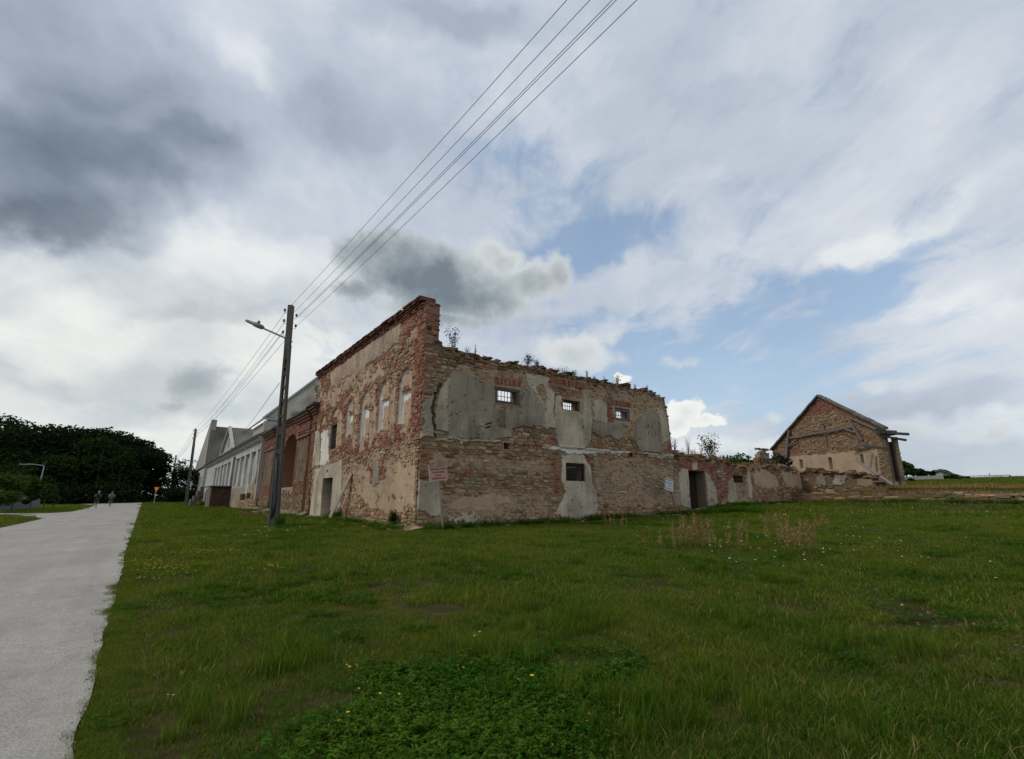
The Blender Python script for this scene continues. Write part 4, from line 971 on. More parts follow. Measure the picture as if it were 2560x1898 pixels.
for i, (s0, s1, zt, sd) in enumerate([(16.2,19.3,6.55,91), (27.0,31.2,6.5,92), (14.70,15.5,6.7,93)]):
    rg = [('dark', rect(s0+.30+k*(s1-s0-.5)/3, s0+.18+(k+1)*(s1-s0-.5)/3, 2.7, 5.75), .35) for k in range(3)] if i < 2 else []
    rg = [('grey', r[1], .35) for r in rg] + [('stone', rect(0,40,-1,1.7),1.5)]
    wp = Wall(FP, (s0, s1), [(s0,zt),(s1,zt)], [(s0,.4),(s1,.4)], .05, .42, rg, [], sd, default=1, ragged=.02)
    g_ = wp.lab == 2; wp.Cc[g_] *= np.array((.55,.50,.44)); wp.H[g_] -= .10
    po = wp.build('pilaster', arc); wp.fill(brick_skip=.12, darktop=0, stone_h=(.09,.2)); pcs += [(p, po) for p in wp.st]; bcs += [(p, po) for p in wp.br]
    for (z, ov, h, c) in [(zt-1.0,.07,.10,(.27,.11,.08)),(zt-.55,.06,.08,(.27,.11,.08)),(zt+.05,.10,.12,(.26,.10,.07)),(zt+.20,.20,.14,(.24,.10,.07)),(zt+.36,.32,.16,(.12,.09,.075)),(zt+.52,.42,.12,(.075,.068,.06)),(zt+.61,.36,.06,(.065,.07,.055))]:
        m_ = MB(); x0 = CXR-.05-ov; m_.box(((x0+CXR+.5)/2, CYR+(s0+s1)/2, z), (CXR+.5-x0, s1-s0+2*ov, h), None, c, .015); m_.build('capital', M_STONE, arc)
for (z, ov, h, c) in [(7.22,.12,.12,(.24,.11,.08)),(7.36,.25,.14,(.13,.10,.085)),(7.48,.36,.10,(.075,.07,.06))]:
    m_ = MB(); x0 = CXR+.35-ov; m_.box(((x0+CXR+1)/2, CYR+23.8, z-.1), (CXR+1-x0, 18.0, h), None, c, .02); m_.build('cornice', M_STONE, arc)
for p in pcs+bcs: p[0][2][...] *= .74
emit(pcs, 'stone', 'rubble_masonry', None, arc, 200); emit(bcs, 'brick', 'brickwork', None, arc, 250)

# ------------------------------------------------------------------ tall rendered block behind the arcade
FK = Frame((CXR+.9, CYR), (0, 1), (-1, 0))
kc = FK.hit(6,905,385); Yk = CYR+kc[0]; Zk = kc[1]
blk = tag(empty('rendered_block', (12, Yk, 1)), 'tall block with a mottled grey mansard slope rising behind the brick arcade', 'building')
mb = MB(); mb.box((CXR+.9+4.5, Yk+4, Zk/2), (9, 8, Zk-.1), col=(.36,.34,.29)); mb.build('wall', M_WALL, blk)
def slab(name, pts, t, mat, col, parent, ribs=0):
    """sloping sheet through four corners, with thickness; ribs > 0 gives standing corrugations across it"""
    A, B, C_, D = [Vector(p) for p in pts]; n = (B-A).cross(D-A).normalized()
    if n.z < 0: n = -n
    nu = ribs*2 if ribs else 24; nv = 16; V = []; cc = []
    for i in range(nu+1):
        for j in range(nv+1):
            u, v = i/nu, j/nv; p = A.lerp(B, u).lerp(D.lerp(C_, u), v)
            p = p + n*((.05 if i % 2 else 0) if ribs else (float(vnoise(u*9, v*9, 4))-.5)*.04)
            V.append(p)
            m = .45+1.1*float(fbm(u*max((B-A).length,1)*.6, v*5, 12)); cc.append(np.array(col)*m)
    Fc = [(i*(nv+1)+j, (i+1)*(nv+1)+j, (i+1)*(nv+1)+j+1, i*(nv+1)+j+1) for i in range(nu) for j in range(nv)]
    b = len(V); V += [A-n*t, B-n*t, C_-n*t, D-n*t]; cc += [np.array(col)]*4
    Fc += [(b,b+1,b+2,b+3),(0,nu*(nv+1),b+1,b),(nu*(nv+1)+nv,nv,b+3,b+2),(0,b,b+3,nv),(nu*(nv+1),nu*(nv+1)+nv,b+2,b+1)]
    return link(name, mesh(name, V, Fc, cc), mat, parent)
hk = FK.hit(2,-600,-600)
# hip line passes the point seen at (795, 945): find how far along 45 degrees it lies
r1 = Vector(ray(795, 945)); best = min(((abs((CXR+.6+t)/r1.x - (Yk-.3+t)/r1.y), t) for t in np.linspace(1, 30, 600)))[1]
tt = min(best, 7.0); zh = EYE + r1.z*(CXR+.6+best)/r1.x; rise = (zh-Zk)/best
A = (CXR+.5, Yk-.4, Zk); 
slab('roof', [A, (CXR+13.5, Yk-.4, Zk), (CXR+13.5-6.5, Yk-.4+6.5, Zk+6.5*rise), (CXR+.5+6.5, Yk-.4+6.5, Zk+6.5*rise)], .1, M_ROOF, (.24,.22,.17), blk)
slab('roof', [(CXR+.5, Yk+14, Zk), A, (CXR+.5+6.5, Yk-.4+6.5, Zk+6.5*rise), (CXR+.5+6.5, Yk+8, Zk+6.5*rise)], .1, M_ROOF, (.22,.20,.16), blk)
m_ = MB(); m_.box((CXR+6.9, Yk-.5, Zk-.02), (13, .35, .14), None, (.36,.38,.40)); m_.build('gutter', M_PAINT, blk)
m_ = MB(); m_.beam((CXR+.5, Yk-.45, Zk+.05), (CXR+7.1, Yk+6.2, Zk+6.5*rise+.1), .28, .16, (.17,.18,.17)); m_.build('hip_capping', M_ROOF, blk)
rp = tag(mesh_ob := link('render_patches', mesh('render_patches', [(CXR+1+random.uniform(0,.1), 0, 0)], []), M_WALL), kind='stuff') if False else None

# ------------------------------------------------------------------ long white range
white = tag(empty('white_range', (8.2, 72, .5)), 'long white plastered range with pilaster strips, a pediment and a grey corrugated roof', 'building')
def y11(x, y): return FL.hit(11, x, y)
sE = 32.9; sW = 85.5
pan = []; wins = []
for (x0, x1, yy) in [(1208,1292,560),(1095,1165,600),(992,1055,660),(905,962,700),(820,876,760),(675,716,840),(612,652,860),(556,592,890),(500,530,920),(447,478,940)]:
    a, b = sorted((y11(x0,yy)[0], y11(x1,yy)[0])); pan.append((a, b))
regx = [('cement', rect(0,200,-1,9),0), ('white', rect(0,200,2.9,9),0)]
regx = [('render', rect(0,200,-1,9),0), ('white', [(0,3.3),(36,3.3),(38,2.9),(39,1.3),(39.6,1.3),(39.9,2.9),(44,2.6),(47,2.75),(50,2.5),(56,2.6),(200,2.5),(200,9),(0,9)],2.2), ('white',[(32,1.0),(33.6,1.0),(33.6,9),(32,9)],.5), ('stone',[(32.5,-1),(45,-1),(43,1.6),(38,1.9),(32.5,2.0)],2.5)]
hx = []
for (a, b) in pan:
    c = (a+b)/2; wd = max(.9, (b-a)*.36); hx.append(rect(c-wd/2, c+wd/2, 3.55, 5.35))
dpt = y11(770, 850)[0]
hx2 = hx + [rect(dpt-1.1, dpt+1.1, 2.6, 6.3)]
cel = [FL.hit(11,905,1215), FL.hit(11,975,1330), FL.hit(11,1010,1190), FL.hit(11,1065,1305)]
hx2 += [rect(min(cel[0][0],cel[1][0]), max(cel[0][0],cel[1][0]), cel[1][1], cel[0][1]), rect(min(cel[2][0],cel[3][0]), max(cel[2][0],cel[3][0]), cel[3][1], cel[2][1])]
ww = Wall(FL, (sE, sW), [(sE,6.7),(sW,6.7)], [(sE,.4),(sW,.5)], .08, .5, regx, [('hole', h) for h in hx2], 101)
wm = ww.lab == 6; ww.Cc[wm] = np.array((.52,.51,.475))*(.66+.46*fbm(ww.S*.8, ww.Zg*.8, 5, 4)[wm][:, None]); ww.H[...] *= .8
wt_ = ww.lab == 4; ww.Cc[wt_] = np.array((.29,.235,.17))*(.6+.8*fbm(ww.S*1.2, ww.Zg*1.2, 7, 5)[wt_][:, None])
sk = wm & (fbm(ww.S*1.6, ww.Zg*.35, 15, 4) > .60); ww.Cc[sk] *= .78
for (a, b) in pan:
    m = (ww.S > a) & (ww.S < b) & (ww.Zg > 2.8) & (ww.Zg < 5.85); ww.H[m] -= .24
    t = (ww.S > a-.05) & (ww.S < b+.05) & (ww.Zg > 5.85) & (ww.Zg < 6.0); ww.H[t] += .10
wwo = ww.build('wall', white); ww.fill(stone_h=(.12,.25), stone_l=(.3,.8), darktop=0, brick_in_stone=.05, render_p=0)
emit([(p, wwo) for p in ww.st], 'stone', 'rubble_masonry', None, white, 150)
for i, h in enumerate(hx):
    a, b = h[0][0], h[1][0]; f_ = MB(); pane = MB()
    cc = (.22,.21,.19) if i != 2 else (.48,.47,.44)
    for (p, q) in (((a,3.55),(b,3.55)),((a,5.35),(b,5.35)),((a,3.55),(a,5.35)),((b,3.55),(b,5.35)),(((a+b)/2,3.55),((a+b)/2,5.35)),((a,4.7),(b,4.7))): f_.beam(FL.P(*p,-.22), FL.P(*q,-.22), .055, .055, cc, up=FL.n)
    o = f_.build('window', M_PAINT, white); pane.prism(rect(a,b,3.5,5.4), FL, -.30, -.27, (.035,.037,.04) if i != 2 else (.5,.51,.5)); pane.build('pane', M_PAINT, o)
mb = MB(); mb.prism(rect(dpt-1.1,dpt+1.1,2.6,6.3), FL, -.35, -.30, (.045,.045,.05)); mb.build('door', M_WOOD, white)
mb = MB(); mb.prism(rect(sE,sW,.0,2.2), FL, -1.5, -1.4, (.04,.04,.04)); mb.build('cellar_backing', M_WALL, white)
for (z, ov, h, c) in [(6.72,.16,.12,(.48,.475,.45)),(6.86,.30,.16,(.52,.51,.48)),(7.02,.45,.10,(.46,.45,.42)),(7.10,.58,.08,(.12,.12,.12))]:
    m_ = MB(); x0 = CXR-ov; m_.box(((x0+CXR+.5)/2, CYR+(sE+sW)/2, z), (CXR+.5-x0, sW-sE, h), None, c); m_.build('cornice', M_WALL if z < 7.1 else M_ROOF, white)
yE, yW = CYR+sE, CYR+sW
slab('roof', [(CXR-.6,yE,7.15),(CXR-.6,yW,7.15),(CXR+5.4,yW,10.7),(CXR+5.4,yE,10.7)], .1, M_ROOF, (.135,.12,.10), white, 110)
slab('roof', [(CXR+11.4,yE,7.15),(CXR+11.4,yW,7.15),(CXR+5.4,yW,10.7),(CXR+5.4,yE,10.7)], .1, M_ROOF, (.135,.12,.10), white, 40)
m_ = MB(); m_.box((CXR+5.4, yE+.2, 5.0), (11, .4, 7), col=(.4,.37,.32)); m_.build('end_wall', M_WALL, white)
pL, pR, pA = FL.hit(11,600,630), FL.hit(11,840,430), FL.hit(11,790,65)
pc = (pL[0]+pR[0])/2; ph = pA[1]
mb = MB(); mb.prism([(pR[0],7.16),(pL[0],7.16),(pc,ph)], FL, -.2, .25, (.38,.365,.32)); mb.build('pediment', M_WALL, white)
for (p, q) in (((pR[0]-.3,7.1),(pc,ph+.15)),((pL[0]+.3,7.1),(pc,ph+.15)),((pR[0]-.3,7.2),(pL[0]+.3,7.2))):
    m_ = MB(); m_.beam(FL.P(*p,.38), FL.P(*q,.38), .35, .30, (.42,.41,.37)); m_.build('pediment_moulding', M_WALL, white)
mb = MB(); mb.prism(rect(pc-.35,pc+.35,8.0,9.2), FL, .2, .27, (.08,.08,.09)); mb.build('window', M_PAINT, white)
slab('roof', [(CXR-.5, CYR+pR[0]-.5, 7.05),(CXR+5.4, CYR+pR[0]-.5+1, 7.05),(CXR+5.4, CYR+pc, ph+.1),(CXR-.5, CYR+pc, ph+.1)], .1, M_ROOF, (.135,.12,.10), white, 24)
slab('roof', [(CXR-.5, CYR+pL[0]+.5, 7.05),(CXR+5.4, CYR+pL[0]+.5, 7.05),(CXR+5.4, CYR+pc, ph+.1),(CXR-.5, CYR+pc, ph+.1)], .1, M_ROOF, (.135,.12,.10), white, 24)
# masonry stair block in front of it
st_ = tag(empty('stair_block', (6.8, 70, .5)), 'dark brick stair block standing against the long white range', 'steps')
tl = FL.hit(11,750,1085); yS = CYR+tl[0]; zS = tl[1]
FW = Frame((CXR, yS), (-1, 0), (0, -1)); lf = FW.hit(11,385,1200)[0]
ws = Wall(FW, (0.02, lf), [(0,zS),(lf,zS-.15)], [(0,.5),(lf,.5)], .06, 6.5, [('dark', rect(-1,9,-1,9),0)], [], 111)
ws.lab[...] = 1; wso = ws.build('wall', st_); ws.fill(brick_skip=.02); 
for p in ws.br: p[2][...] *= .42
emit([(p, wso) for p in ws.br], 'brick', 'brickwork', None, st_, 120)
m_ = MB(); m_.box(FW.P(lf/2-.1, zS+.06, -3.2), (abs(lf)+.5, 7.0, .14), None, (.10,.095,.09)); m_.build('landing', M_CONC, st_)
m_ = MB(); m_.box(FW.P(lf+.18, zS/2+.1, -.2), (.34,.34,zS-.2), None, (.40,.38,.33)); m_.build('pillar', M_CONC, st_)
for k in range(4):
    m_ = MB(); m_.box(FW.P(lf+.5+k*.3, zS-.5-k*.55, -6), (.3,2.6,1.2), None, (.13,.10,.09)); m_.build('step', M_CONC, st_)

# taller gabled house at the far end
gab = tag(empty('gabled_house', (12, 115, .8)), 'tall white house with raised grey gable wall and steep roof closing the row', 'house')
g0 = CYR+FL.hit(11,272,1000)[0]; g1 = g0+26; zT = FL.hit(11,300,82)[1]
fg = Frame((CXR-.2, g0), (0, 1), (-1, 0)); ze = 7.2
mb = MB(); mb.prism([(0,.2),(26,.2),(26,ze),(0,ze)], fg, -9, 0, (.48,.475,.45)); wl_ = mb.build('wall', M_WALL, gab)
for k in range(7):
    m_ = MB(); m_.prism(rect(2+k*3.3, 3.0+k*3.3, 3.9, 5.4), fg, .0, .03, (.09,.095,.10)); o = m_.build('window', M_PAINT, gab); m_ = MB(); m_.prism(rect(1.9+k*3.3, 3.1+k*3.3, 3.78, 3.88), fg, .0, .12, (.55,.55,.54)); m_.build('sill', M_PAINT, o)
mb = MB(); mb.prism([(0,ze),(26,ze),(0,zT)], fg, -.9, .02, (.33,.31,.26)); mb.build('gable', M_WALL, gab)
m_ = MB(); m_.prism(rect(-.1,26.2,ze-.15,ze+.12), fg, -.3, .25, (.30,.29,.27)); m_.build('string_course', M_WALL, gab)
slab('roof', [(CXR-.1,yW-.6,7.1),(CXR+12,yW-.6,7.1),(CXR+12,g0+.5,zT-1.2),(CXR-.1,g0+.5,zT-1.2)], .12, M_ROOF, (.12,.108,.092), gab, 46)
mb = MB(); mb.box((CXR+5.0, (yW+g0)/2+.5, 4.2), (9, g0-yW, 6.0), col=(.36,.34,.30)); mb.build('wall', M_WALL, gab)

# ------------------------------------------------------------------ poles, lamps and wires
def concrete_pole(x, y, h, lean, label, lamp=False, slots=True):
    z0 = gz(x, y)-.2; root = tag(empty('utility_pole', (x, y, z0)), label, 'utility pole', 'concrete poles along the road')
    ax = Vector((lean[0], lean[1], 1)).normalized(); wx = Vector((.806,-.592,0)) if False else Vector((0,1,0)); dz = Vector((1,0,0))
    B = Vector((x, y, z0)); c = (.115,.108,.092)
    wdt = lambda t: .33*(1-t)+.185*t
    at = lambda t: B + ax*(h*t)
    m_ = MB()
    # two tapering rails, solid foot and head, rungs between the openings
    w2 = Vector((.806,-.592,0))
    def seg(t0, t1, off0, off1, th, dp):
        p, q = at(t0)+w2*off0, at(t1)+w2*off1; d = Vector((.592,.806,0))
        V = []
        for r_ in (p, q):
            for a, b in ((-1,-1),(1,-1),(1,1),(-1,1)): V.append(r_ + w2*a*th/2 + d*b*dp/2)
        m_.add(V, [(0,1,2,3)[::-1],(4,5,6,7),(0,1,5,4),(1,2,6,5),(2,3,7,6),(3,0,4,7)], c)
    ths = .062
    for sgn in (-1, 1): seg(0, .80, sgn*(wdt(0)/2-ths/2), sgn*(wdt(.8)/2-ths/2), ths, .22)
    seg(.78, 1.0, 0, 0, wdt(.9), .20)
    seg(0, .06, 0, 0, wdt(0)-.10, .18)
    for (u0, u1) in ((.06,.16),(.19,.245),(.265,.32),(.34,.40)): seg(u0, u1, 0, 0, wdt(u0)-.115, .05)
    for (u0, u1) in ((.16,.19),(.245,.265),(.32,.34),(.40,.435),(.475,.49),(.545,.56),(.605,.62),(.665,.68),(.70,.71),(.74,.80)): seg(u0, u1, 0, 0, wdt(u0)-.115, .17)
    m_.build('shaft', M_CONC, root)
    ins = []
    for (sx, dh) in ((-1,.30),(1,.55),(-1,.78),(1,1.02),(-1,1.30)):
        p = at(1-dh/h); w_ = Vector((.806,-.592,0)); e = p + w_*sx*.26; m_ = MB()
        m_.tube([p + w_*sx*.10, p+w_*sx*.20-Vector((0,0,.05)), e-Vector((0,0,.03)), e+Vector((0,0,.06))], .009, 5, (.10,.09,.085)); b_ = m_.build('bracket', M_METAL, root)
        m_ = MB(); m_.lathe([(.022,.04),(.045,.05),(.048,.08),(.03,.10),(.045,.12),(.04,.15),(.015,.17)], e, 10, (.09,.07,.06)); m_.build('insulator', M_PAINT, b_); ins.append(e+Vector((0,0,.13)))
    return root, ins, at, z0
def wire(pts, r, label, group, sag=.0, n=26):
    A, B = Vector(pts[0]), Vector(pts[1])
    m_ = MB(); m_.tube([A.lerp(B, i/n) - Vector((0,0,4*sag*(i/n)*(1-i/n))) for i in range(n+1)], r, 5, (.30,.30,.30)); return tag(m_.build('overhead_wire', M_METAL), label, 'wire', group)
p1 = hit(6, 990, 1570)
p1 = (4.07, 21.08)
P1, ins1, at1, z1 = concrete_pole(*p1, 9.32, (-.027, .020), 'nearest concrete utility pole with a street lamp arm, beside the brick arcade')
p2 = (4.07, 76.0); P2, ins2, at2, z2 = concrete_pole(*p2, 10.1, (-.02, .02), 'second concrete utility pole, in front of the stair block')
p3 = (4.07, 137.6); P3, ins3, at3, z3 = concrete_pole(*p3, 10.6, (-.01, .01), 'distant concrete utility pole among trees at the end of the road')
# street lamp arm on the nearest pole
Lend = Frame((p1[0], p1[1]), (.806,-.592), (-.592,-.806)); 
q = Lend.hit(9, 770, 900); q2 = Lend.hit(9, 785, 700); q3 = Lend.hit(9, 740, 650); q4 = Lend.hit(9, 400, 500); q5 = Lend.hit(9, 150, 385)
lamp = tag(empty('street_lamp', Lend.P(*q2)), 'grey street lamp reaching over the road from the nearest concrete pole', 'street lamp', 'lamps on the poles')
m_ = MB(); m_.tube([Lend.P(*q), Lend.P(*q2), Lend.P((q2[0]+q3[0])/2+.02,(q2[1]+q3[1])/2+.04), Lend.P(*q3), Lend.P(*q4)], .038, 8, (.24,.25,.25)); m_.build('arm', M_PAINT, lamp)
for z_ in (q[1]+.25, q2[1]-.08): 
    m_ = MB(); m_.beam(Lend.P(q2[0]-.03, z_), Lend.P(q2[0]+.32, z_), .03, .03, (.12,.11,.10)); m_.build('clamp', M_METAL, lamp)
A_, B_ = Lend.P(q4[0]+.12, q4[1]-.03), Lend.P(*q5); m_ = MB(); dv = (B_-A_)
m_.tube([A_, A_+dv*.10, A_+dv*.30, A_+dv*.50, A_+dv*.56, A_+dv*.9, B_], [.05,.10,.11,.10,.075,.065,.03], 10, (.17,.175,.175)); m_.build('lamp_head', M_PAINT, lamp, smooth=True)
m_ = MB(); m_.lathe([(.05,0),(.06,.03),(.055,.12),(.03,.14)], A_+dv*.30+Vector((0,0,.08)), 10, (.12,.12,.12)); m_.build('photocell', M_PAINT, lamp)
# wires from the nearest pole to one standing behind the viewer, and on down the street
near_end = [Vector((p1[0]+dx, -24, z)) for dx, z in ((-.42,9.3),(.05,9.35),(.50,9.0),(.62,8.9),(.95,8.75))]
st5 = [ins1[0], ins1[1], ins1[2]+Vector((.1,0,0)), ins1[3], ins1[4]]
order = [(0,0),(1,1),(2,3),(3,2),(4,3)]
lbl = ['topmost overhead wire from the nearest pole towards the viewer', 'second overhead wire from the top running over the meadow', 'upper wire of the close pair in the middle of the overhead line', 'lower wire of the close pair in the middle of the overhead line', 'lowest overhead wire running up over the meadow']
tops = [(1417,0),(1475,0),(1531,0),(1541,0),(1592,0)]
orig = [Lend.P(*Lend.hit(9,800,235)), Lend.P(*Lend.hit(9,930,250)), Lend.P(*Lend.hit(9,965,335)), Lend.P(*Lend.hit(9,975,345)), Lend.P(*Lend.hit(9,950,490))]
for i in range(5):
    r_ = Vector(ray(*tops[i])); O = orig[i]; t = (O.z-.38-EYE)/r_.z; Pm = Vector((0,0,EYE)) + r_*t          # each conductor passes here with its sag
    d = (Pm-O); E_ = O + Vector((d.x, d.y, 0))*(45/abs(d.y)); E_.z = O.z+.0
    f_ = abs(d.y)/45; sag = (O.z - Pm.z)/(4*f_*(1-f_)); wire((O, E_), .006, lbl[i], 'wires of the overhead line', sag, 60)
down = [(790,390),(800,235),(765,545),(750,600),(760,735)]
for i in range(5):
    A_ = Lend.P(*Lend.hit(9, *[(800,235),(790,390),(765,545),(760,560),(815,660)][i])); wire((A_, ins2[i]), .008, ['highest', 'second highest', 'middle', 'second lowest', 'lowest'][i]+' of the wires between the nearest and the second pole', 'wires down the street', .5)
    wire((ins2[i], ins3[i]), .012, ['highest', 'second highest', 'middle', 'second lowest', 'lowest'][i]+' of the wires between the second and the distant pole', 'wires beyond the second pole', .6)
A_ = Lend.P(*Lend.hit(9,690,1385)); wire((A_, (CXR, CYR+55.5, 8.3)), .012, 'service cable from the nearest pole down to the white range', 'service cables', .25)
for k in range(2):
    pl = Vector((-60, 118-k*3, 8.6-.9*k)); wire((at3(.95-.09*k), pl), .016, ['upper', 'lower'][k]+' telephone wire crossing in front of the dark trees', 'telephone wires', .9)
m_ = MB(); a0_ = Lend.P(*Lend.hit(9,725,1420)); a1_ = Lend.P(*Lend.hit(13,225,1080)); m_.tube([a0_, a0_.lerp(a1_,.5)+Vector((-.02,0,0)), a1_], .018, 5, (.08,.08,.08)); m_.build('cable', M_PAINT, P1)
m_ = MB(); b0 = at1(.30)+Vector((-.35,-.35,0))*.25; m_.tube([b0, b0+Vector((.05,-.05,-.9)), b0+Vector((.10,-.06,-1.7)), b0+Vector((.02,-.03,-2.3))], [.03,.07,.08,.03], 7, (.04,.04,.045)); m_.build('cable_bundle', M_PAINT, P1, smooth=True)

# small curved lamp over the left trees and one on the distant pole
def park_lamp(x, y, h, label, dx=-1.4):
    z = gz(x, y); r_ = tag(empty('park_lamp', (x, y, z)), label, 'street lamp', 'thin lamps at the end of the road')
    m_ = MB(); m_.tube([(x,y,z-.2),(x+.1,y,z+h-.1),(x+.05,y,z+h)], [.07,.05,.04], 7, (.35,.37,.38)); m_.build('post', M_PAINT, r_)
    m_ = MB(); m_.tube([(x+.05,y,z+h),(x+dx*.5,y,z+h+.12),(x+dx,y,z+h+.1)], [.04,.045,.05], 6, (.35,.37,.38)); m_.box((x+dx*1.15,y,z+h+.09), (.6,.2,.08), None, (.3,.32,.33)); m_.build('arm', M_PAINT, r_)
q = hit(7, 470, 1095); ang = Vector(ray(*Z(7, 500, 670))); D_ = 75; u_ = ang/math.hypot(ang.x, ang.y); park_lamp(u_.x*D_, u_.y*D_, EYE+u_.z*D_-gz(u_.x*D_, u_.y*D_), 'thin grey street lamp rising above the small trees on the left lawn')

# yield sign far down the road
D_ = 95; r_ = Vector(ray(*Z(7, 1813, 945))); r_ = r_/math.hypot(r_.x, r_.y); sp = Vector((0,0,EYE))+r_*D_; zb_ = gz(sp.x, sp.y)
ys_ = tag(empty('yield_sign', (sp.x, sp.y, zb_)), 'orange inverted triangular road sign on a thin post by the far trees', 'road sign')
m_ = MB(); m_.tube([(sp.x,sp.y,zb_-.2),(sp.x,sp.y,sp.z+.2)], .05, 8, (.35,.36,.36)); m_.build('post', M_PAINT, ys_)
FT = Frame((sp.x+.07*math.sin(.8), sp.y-.08), (math.cos(.75), math.sin(.75)*-1), (-math.sin(.75), -math.cos(.75)))
m_ = MB(); m_.prism([(-.46,sp.z+.34),(.46,sp.z+.34),(0,sp.z-.46)], FT, 0, .03, (.62,.12,.02)); m_.build('border', M_PAINT, ys_)
m_ = MB(); m_.prism([(-.32,sp.z+.26),(.32,sp.z+.26),(0,sp.z-.31)], FT, .03, .045, (.78,.30,.02)); m_.build('face', M_PAINT, ys_)

# ------------------------------------------------------------------ warning boards
def board(label, fr, c, w, h, rot, foot, face, ink, rim, lines, tsize, group='warning boards on posts'):
    g0_ = fr.P(*foot); root = tag(empty('warning_board', g0_), label, 'sign', group)
    Cn = fr.P(*c); ux = fr.u*math.cos(rot) + Vector((0,0,1))*math.sin(rot); uy = -fr.u*math.sin(rot) + Vector((0,0,1))*math.cos(rot)
    Rm = Matrix((ux, uy, fr.n)).transposed()
    m_ = MB(); m_.box(Cn, (w, h, .02), Rm, face); pn = m_.build('board', M_PAINT, root)
    for sx, sy, ww_, hh_ in ((0,1,w+.02,.025),(0,-1,w+.02,.025),(1,0,.025,h-.03),(-1,0,.025,h-.03)):
        m_ = MB(); m_.box(Cn + ux*sx*(w/2) + uy*sy*(h/2) + fr.n*.004, (ww_, hh_, .035), Rm, rim); m_.build('edge', M_PAINT, pn)
    for i, tx in enumerate(lines):
        cu = bpy.data.curves.new('lettering', 'FONT'); cu.body = tx; cu.size = tsize; cu.align_x = 'CENTER'; cu.align_y = 'CENTER'; cu.extrude = .001; cu.offset = tsize*.022
        tmp = bpy.data.objects.new('lettering', cu); me_ = bpy.data.meshes.new_from_object(tmp); bpy.data.objects.remove(tmp)
        o = bpy.data.objects.new('lettering', me_); COL.objects.link(o); o.parent = pn; o.matrix_parent_inverse = wmat(pn).inverted()
        o.matrix_basis = Matrix.Translation(Cn + uy*(h*.36 - i*h*.235) + fr.n*.013) @ Rm.to_4x4()
        mt, g, b = newmat('paint_ink'); b.inputs['Base Color'].default_value = (*ink, 1); b.inputs['Roughness'].default_value = .7; me_.materials.clear(); me_.materials.append(mt)
    a = Cn - uy*(h/2) - fr.n*.03
    m_ = MB(); m_.beam(g0_-Vector((0,0,.15)), Cn + uy*h*.2 - fr.n*.035, .06, .045, (.24,.21,.18), jit=.004); m_.build('post', M_WOOD, root)
TXT = ['BUDOWLA GROZI', 'ZAWALENIEM', 'ZAKAZ', 'PRZEBYWANIA']
FS1 = Frame((CXR, CYR-.75), (1, 0), (0, -1))
c1 = FS1.hit(2,184,1140); tl1 = FS1.hit(2,104,1090); tr1 = FS1.hit(2,248,1078); br1 = FS1.hit(2,262,1185); f1_ = FS1.hit(2,228,1592)
board('pinkish warning board with dark red lettering on a post by the ruined corner', FS1, c1, tr1[0]-tl1[0], tr1[1]-br1[1], math.atan2(tr1[1]-tl1[1], tr1[0]-tl1[0])*.9, (f1_[0], gz(CXR+f1_[0], CYR-.75)), (.50,.27,.20), (.10,.015,.02), (.46,.36,.31), TXT, .078)
FS2 = Frame((CXR, CYR-.6), (1, 0), (0, -1))
q4 = [FS2.hit(3,*p) for p in ((1082,1152),(1138,1150),(1165,1232),(1108,1234))]; c2 = (sum(p[0] for p in q4)/4, sum(p[1] for p in q4)/4); f2_ = FS2.hit(3,1205,1440)
board('small white warning board with black lettering tilted on a post beside the dark doorway', FS2, c2, .66, .42 if False else .62, -.20, (f2_[0], gz(CXR+f2_[0], CYR-.6)), (.60,.60,.58), (.05,.055,.05), (.45,.45,.43), TXT, .068)
# boards leaning by the road-side doorway
FD = Frame((CXR-.35, CYR), (0, 1), (-1, 0))
a = FD.hit(12,775,385); b = FD.hit(12,560,1330)
m_ = MB(); m_.beam(FD.P(*a,-.28), FD.P(b[0], gz(CXR-.7, CYR+b[0]), .35), .30, .04, (.30,.24,.19), up=FD.n, jit=.015); tag(m_.build('leaning_plank', M_WOOD), 'weathered plank leaning against the wall right of the road-side doorway', 'plank')

# ------------------------------------------------------------------ leaves, trees, shrubs
def leaf_quads(P, size, seed, flat=.35, up=0):
    """small folded faces scattered at points P, returns vertices, faces, colours"""
    rg = np.random.default_rng(seed); n = len(P)
    d = rg.normal(size=(n,3)); d[:,2] *= flat; d /= np.linalg.norm(d, axis=1)[:,None]
    e = rg.normal(size=(n,3)); e -= d*(d*e).sum(1)[:,None]; e /= np.linalg.norm(e, axis=1)[:,None]
    sz = size*rg.uniform(.6, 1.3, n)[:,None]
    V = np.stack([P-d*sz*.5, P+e*sz*.28, P+d*sz*.5, P-e*sz*.28], 1).reshape(-1,3)
    Fc = np.arange(4*n).reshape(n,4); return V, Fc
def lobes_cloud(lobes, n, seed, shell=.55):
    rg = np.random.default_rng(seed); L = np.array(lobes, float); wt = (L[:,3]*L[:,4]*L[:,5])**(2/3); k = rg.choice(len(L), n, p=wt/wt.sum())
    d = rg.normal(size=(n,3)); d /= np.linalg.norm(d, axis=1)[:,None]; r = (shell + (1-shell)*rg.random(n)**.6)*rg.uniform(.85,1.12,n)
    return L[k,:3] + d*r[:,None]*L[k,3:6], k
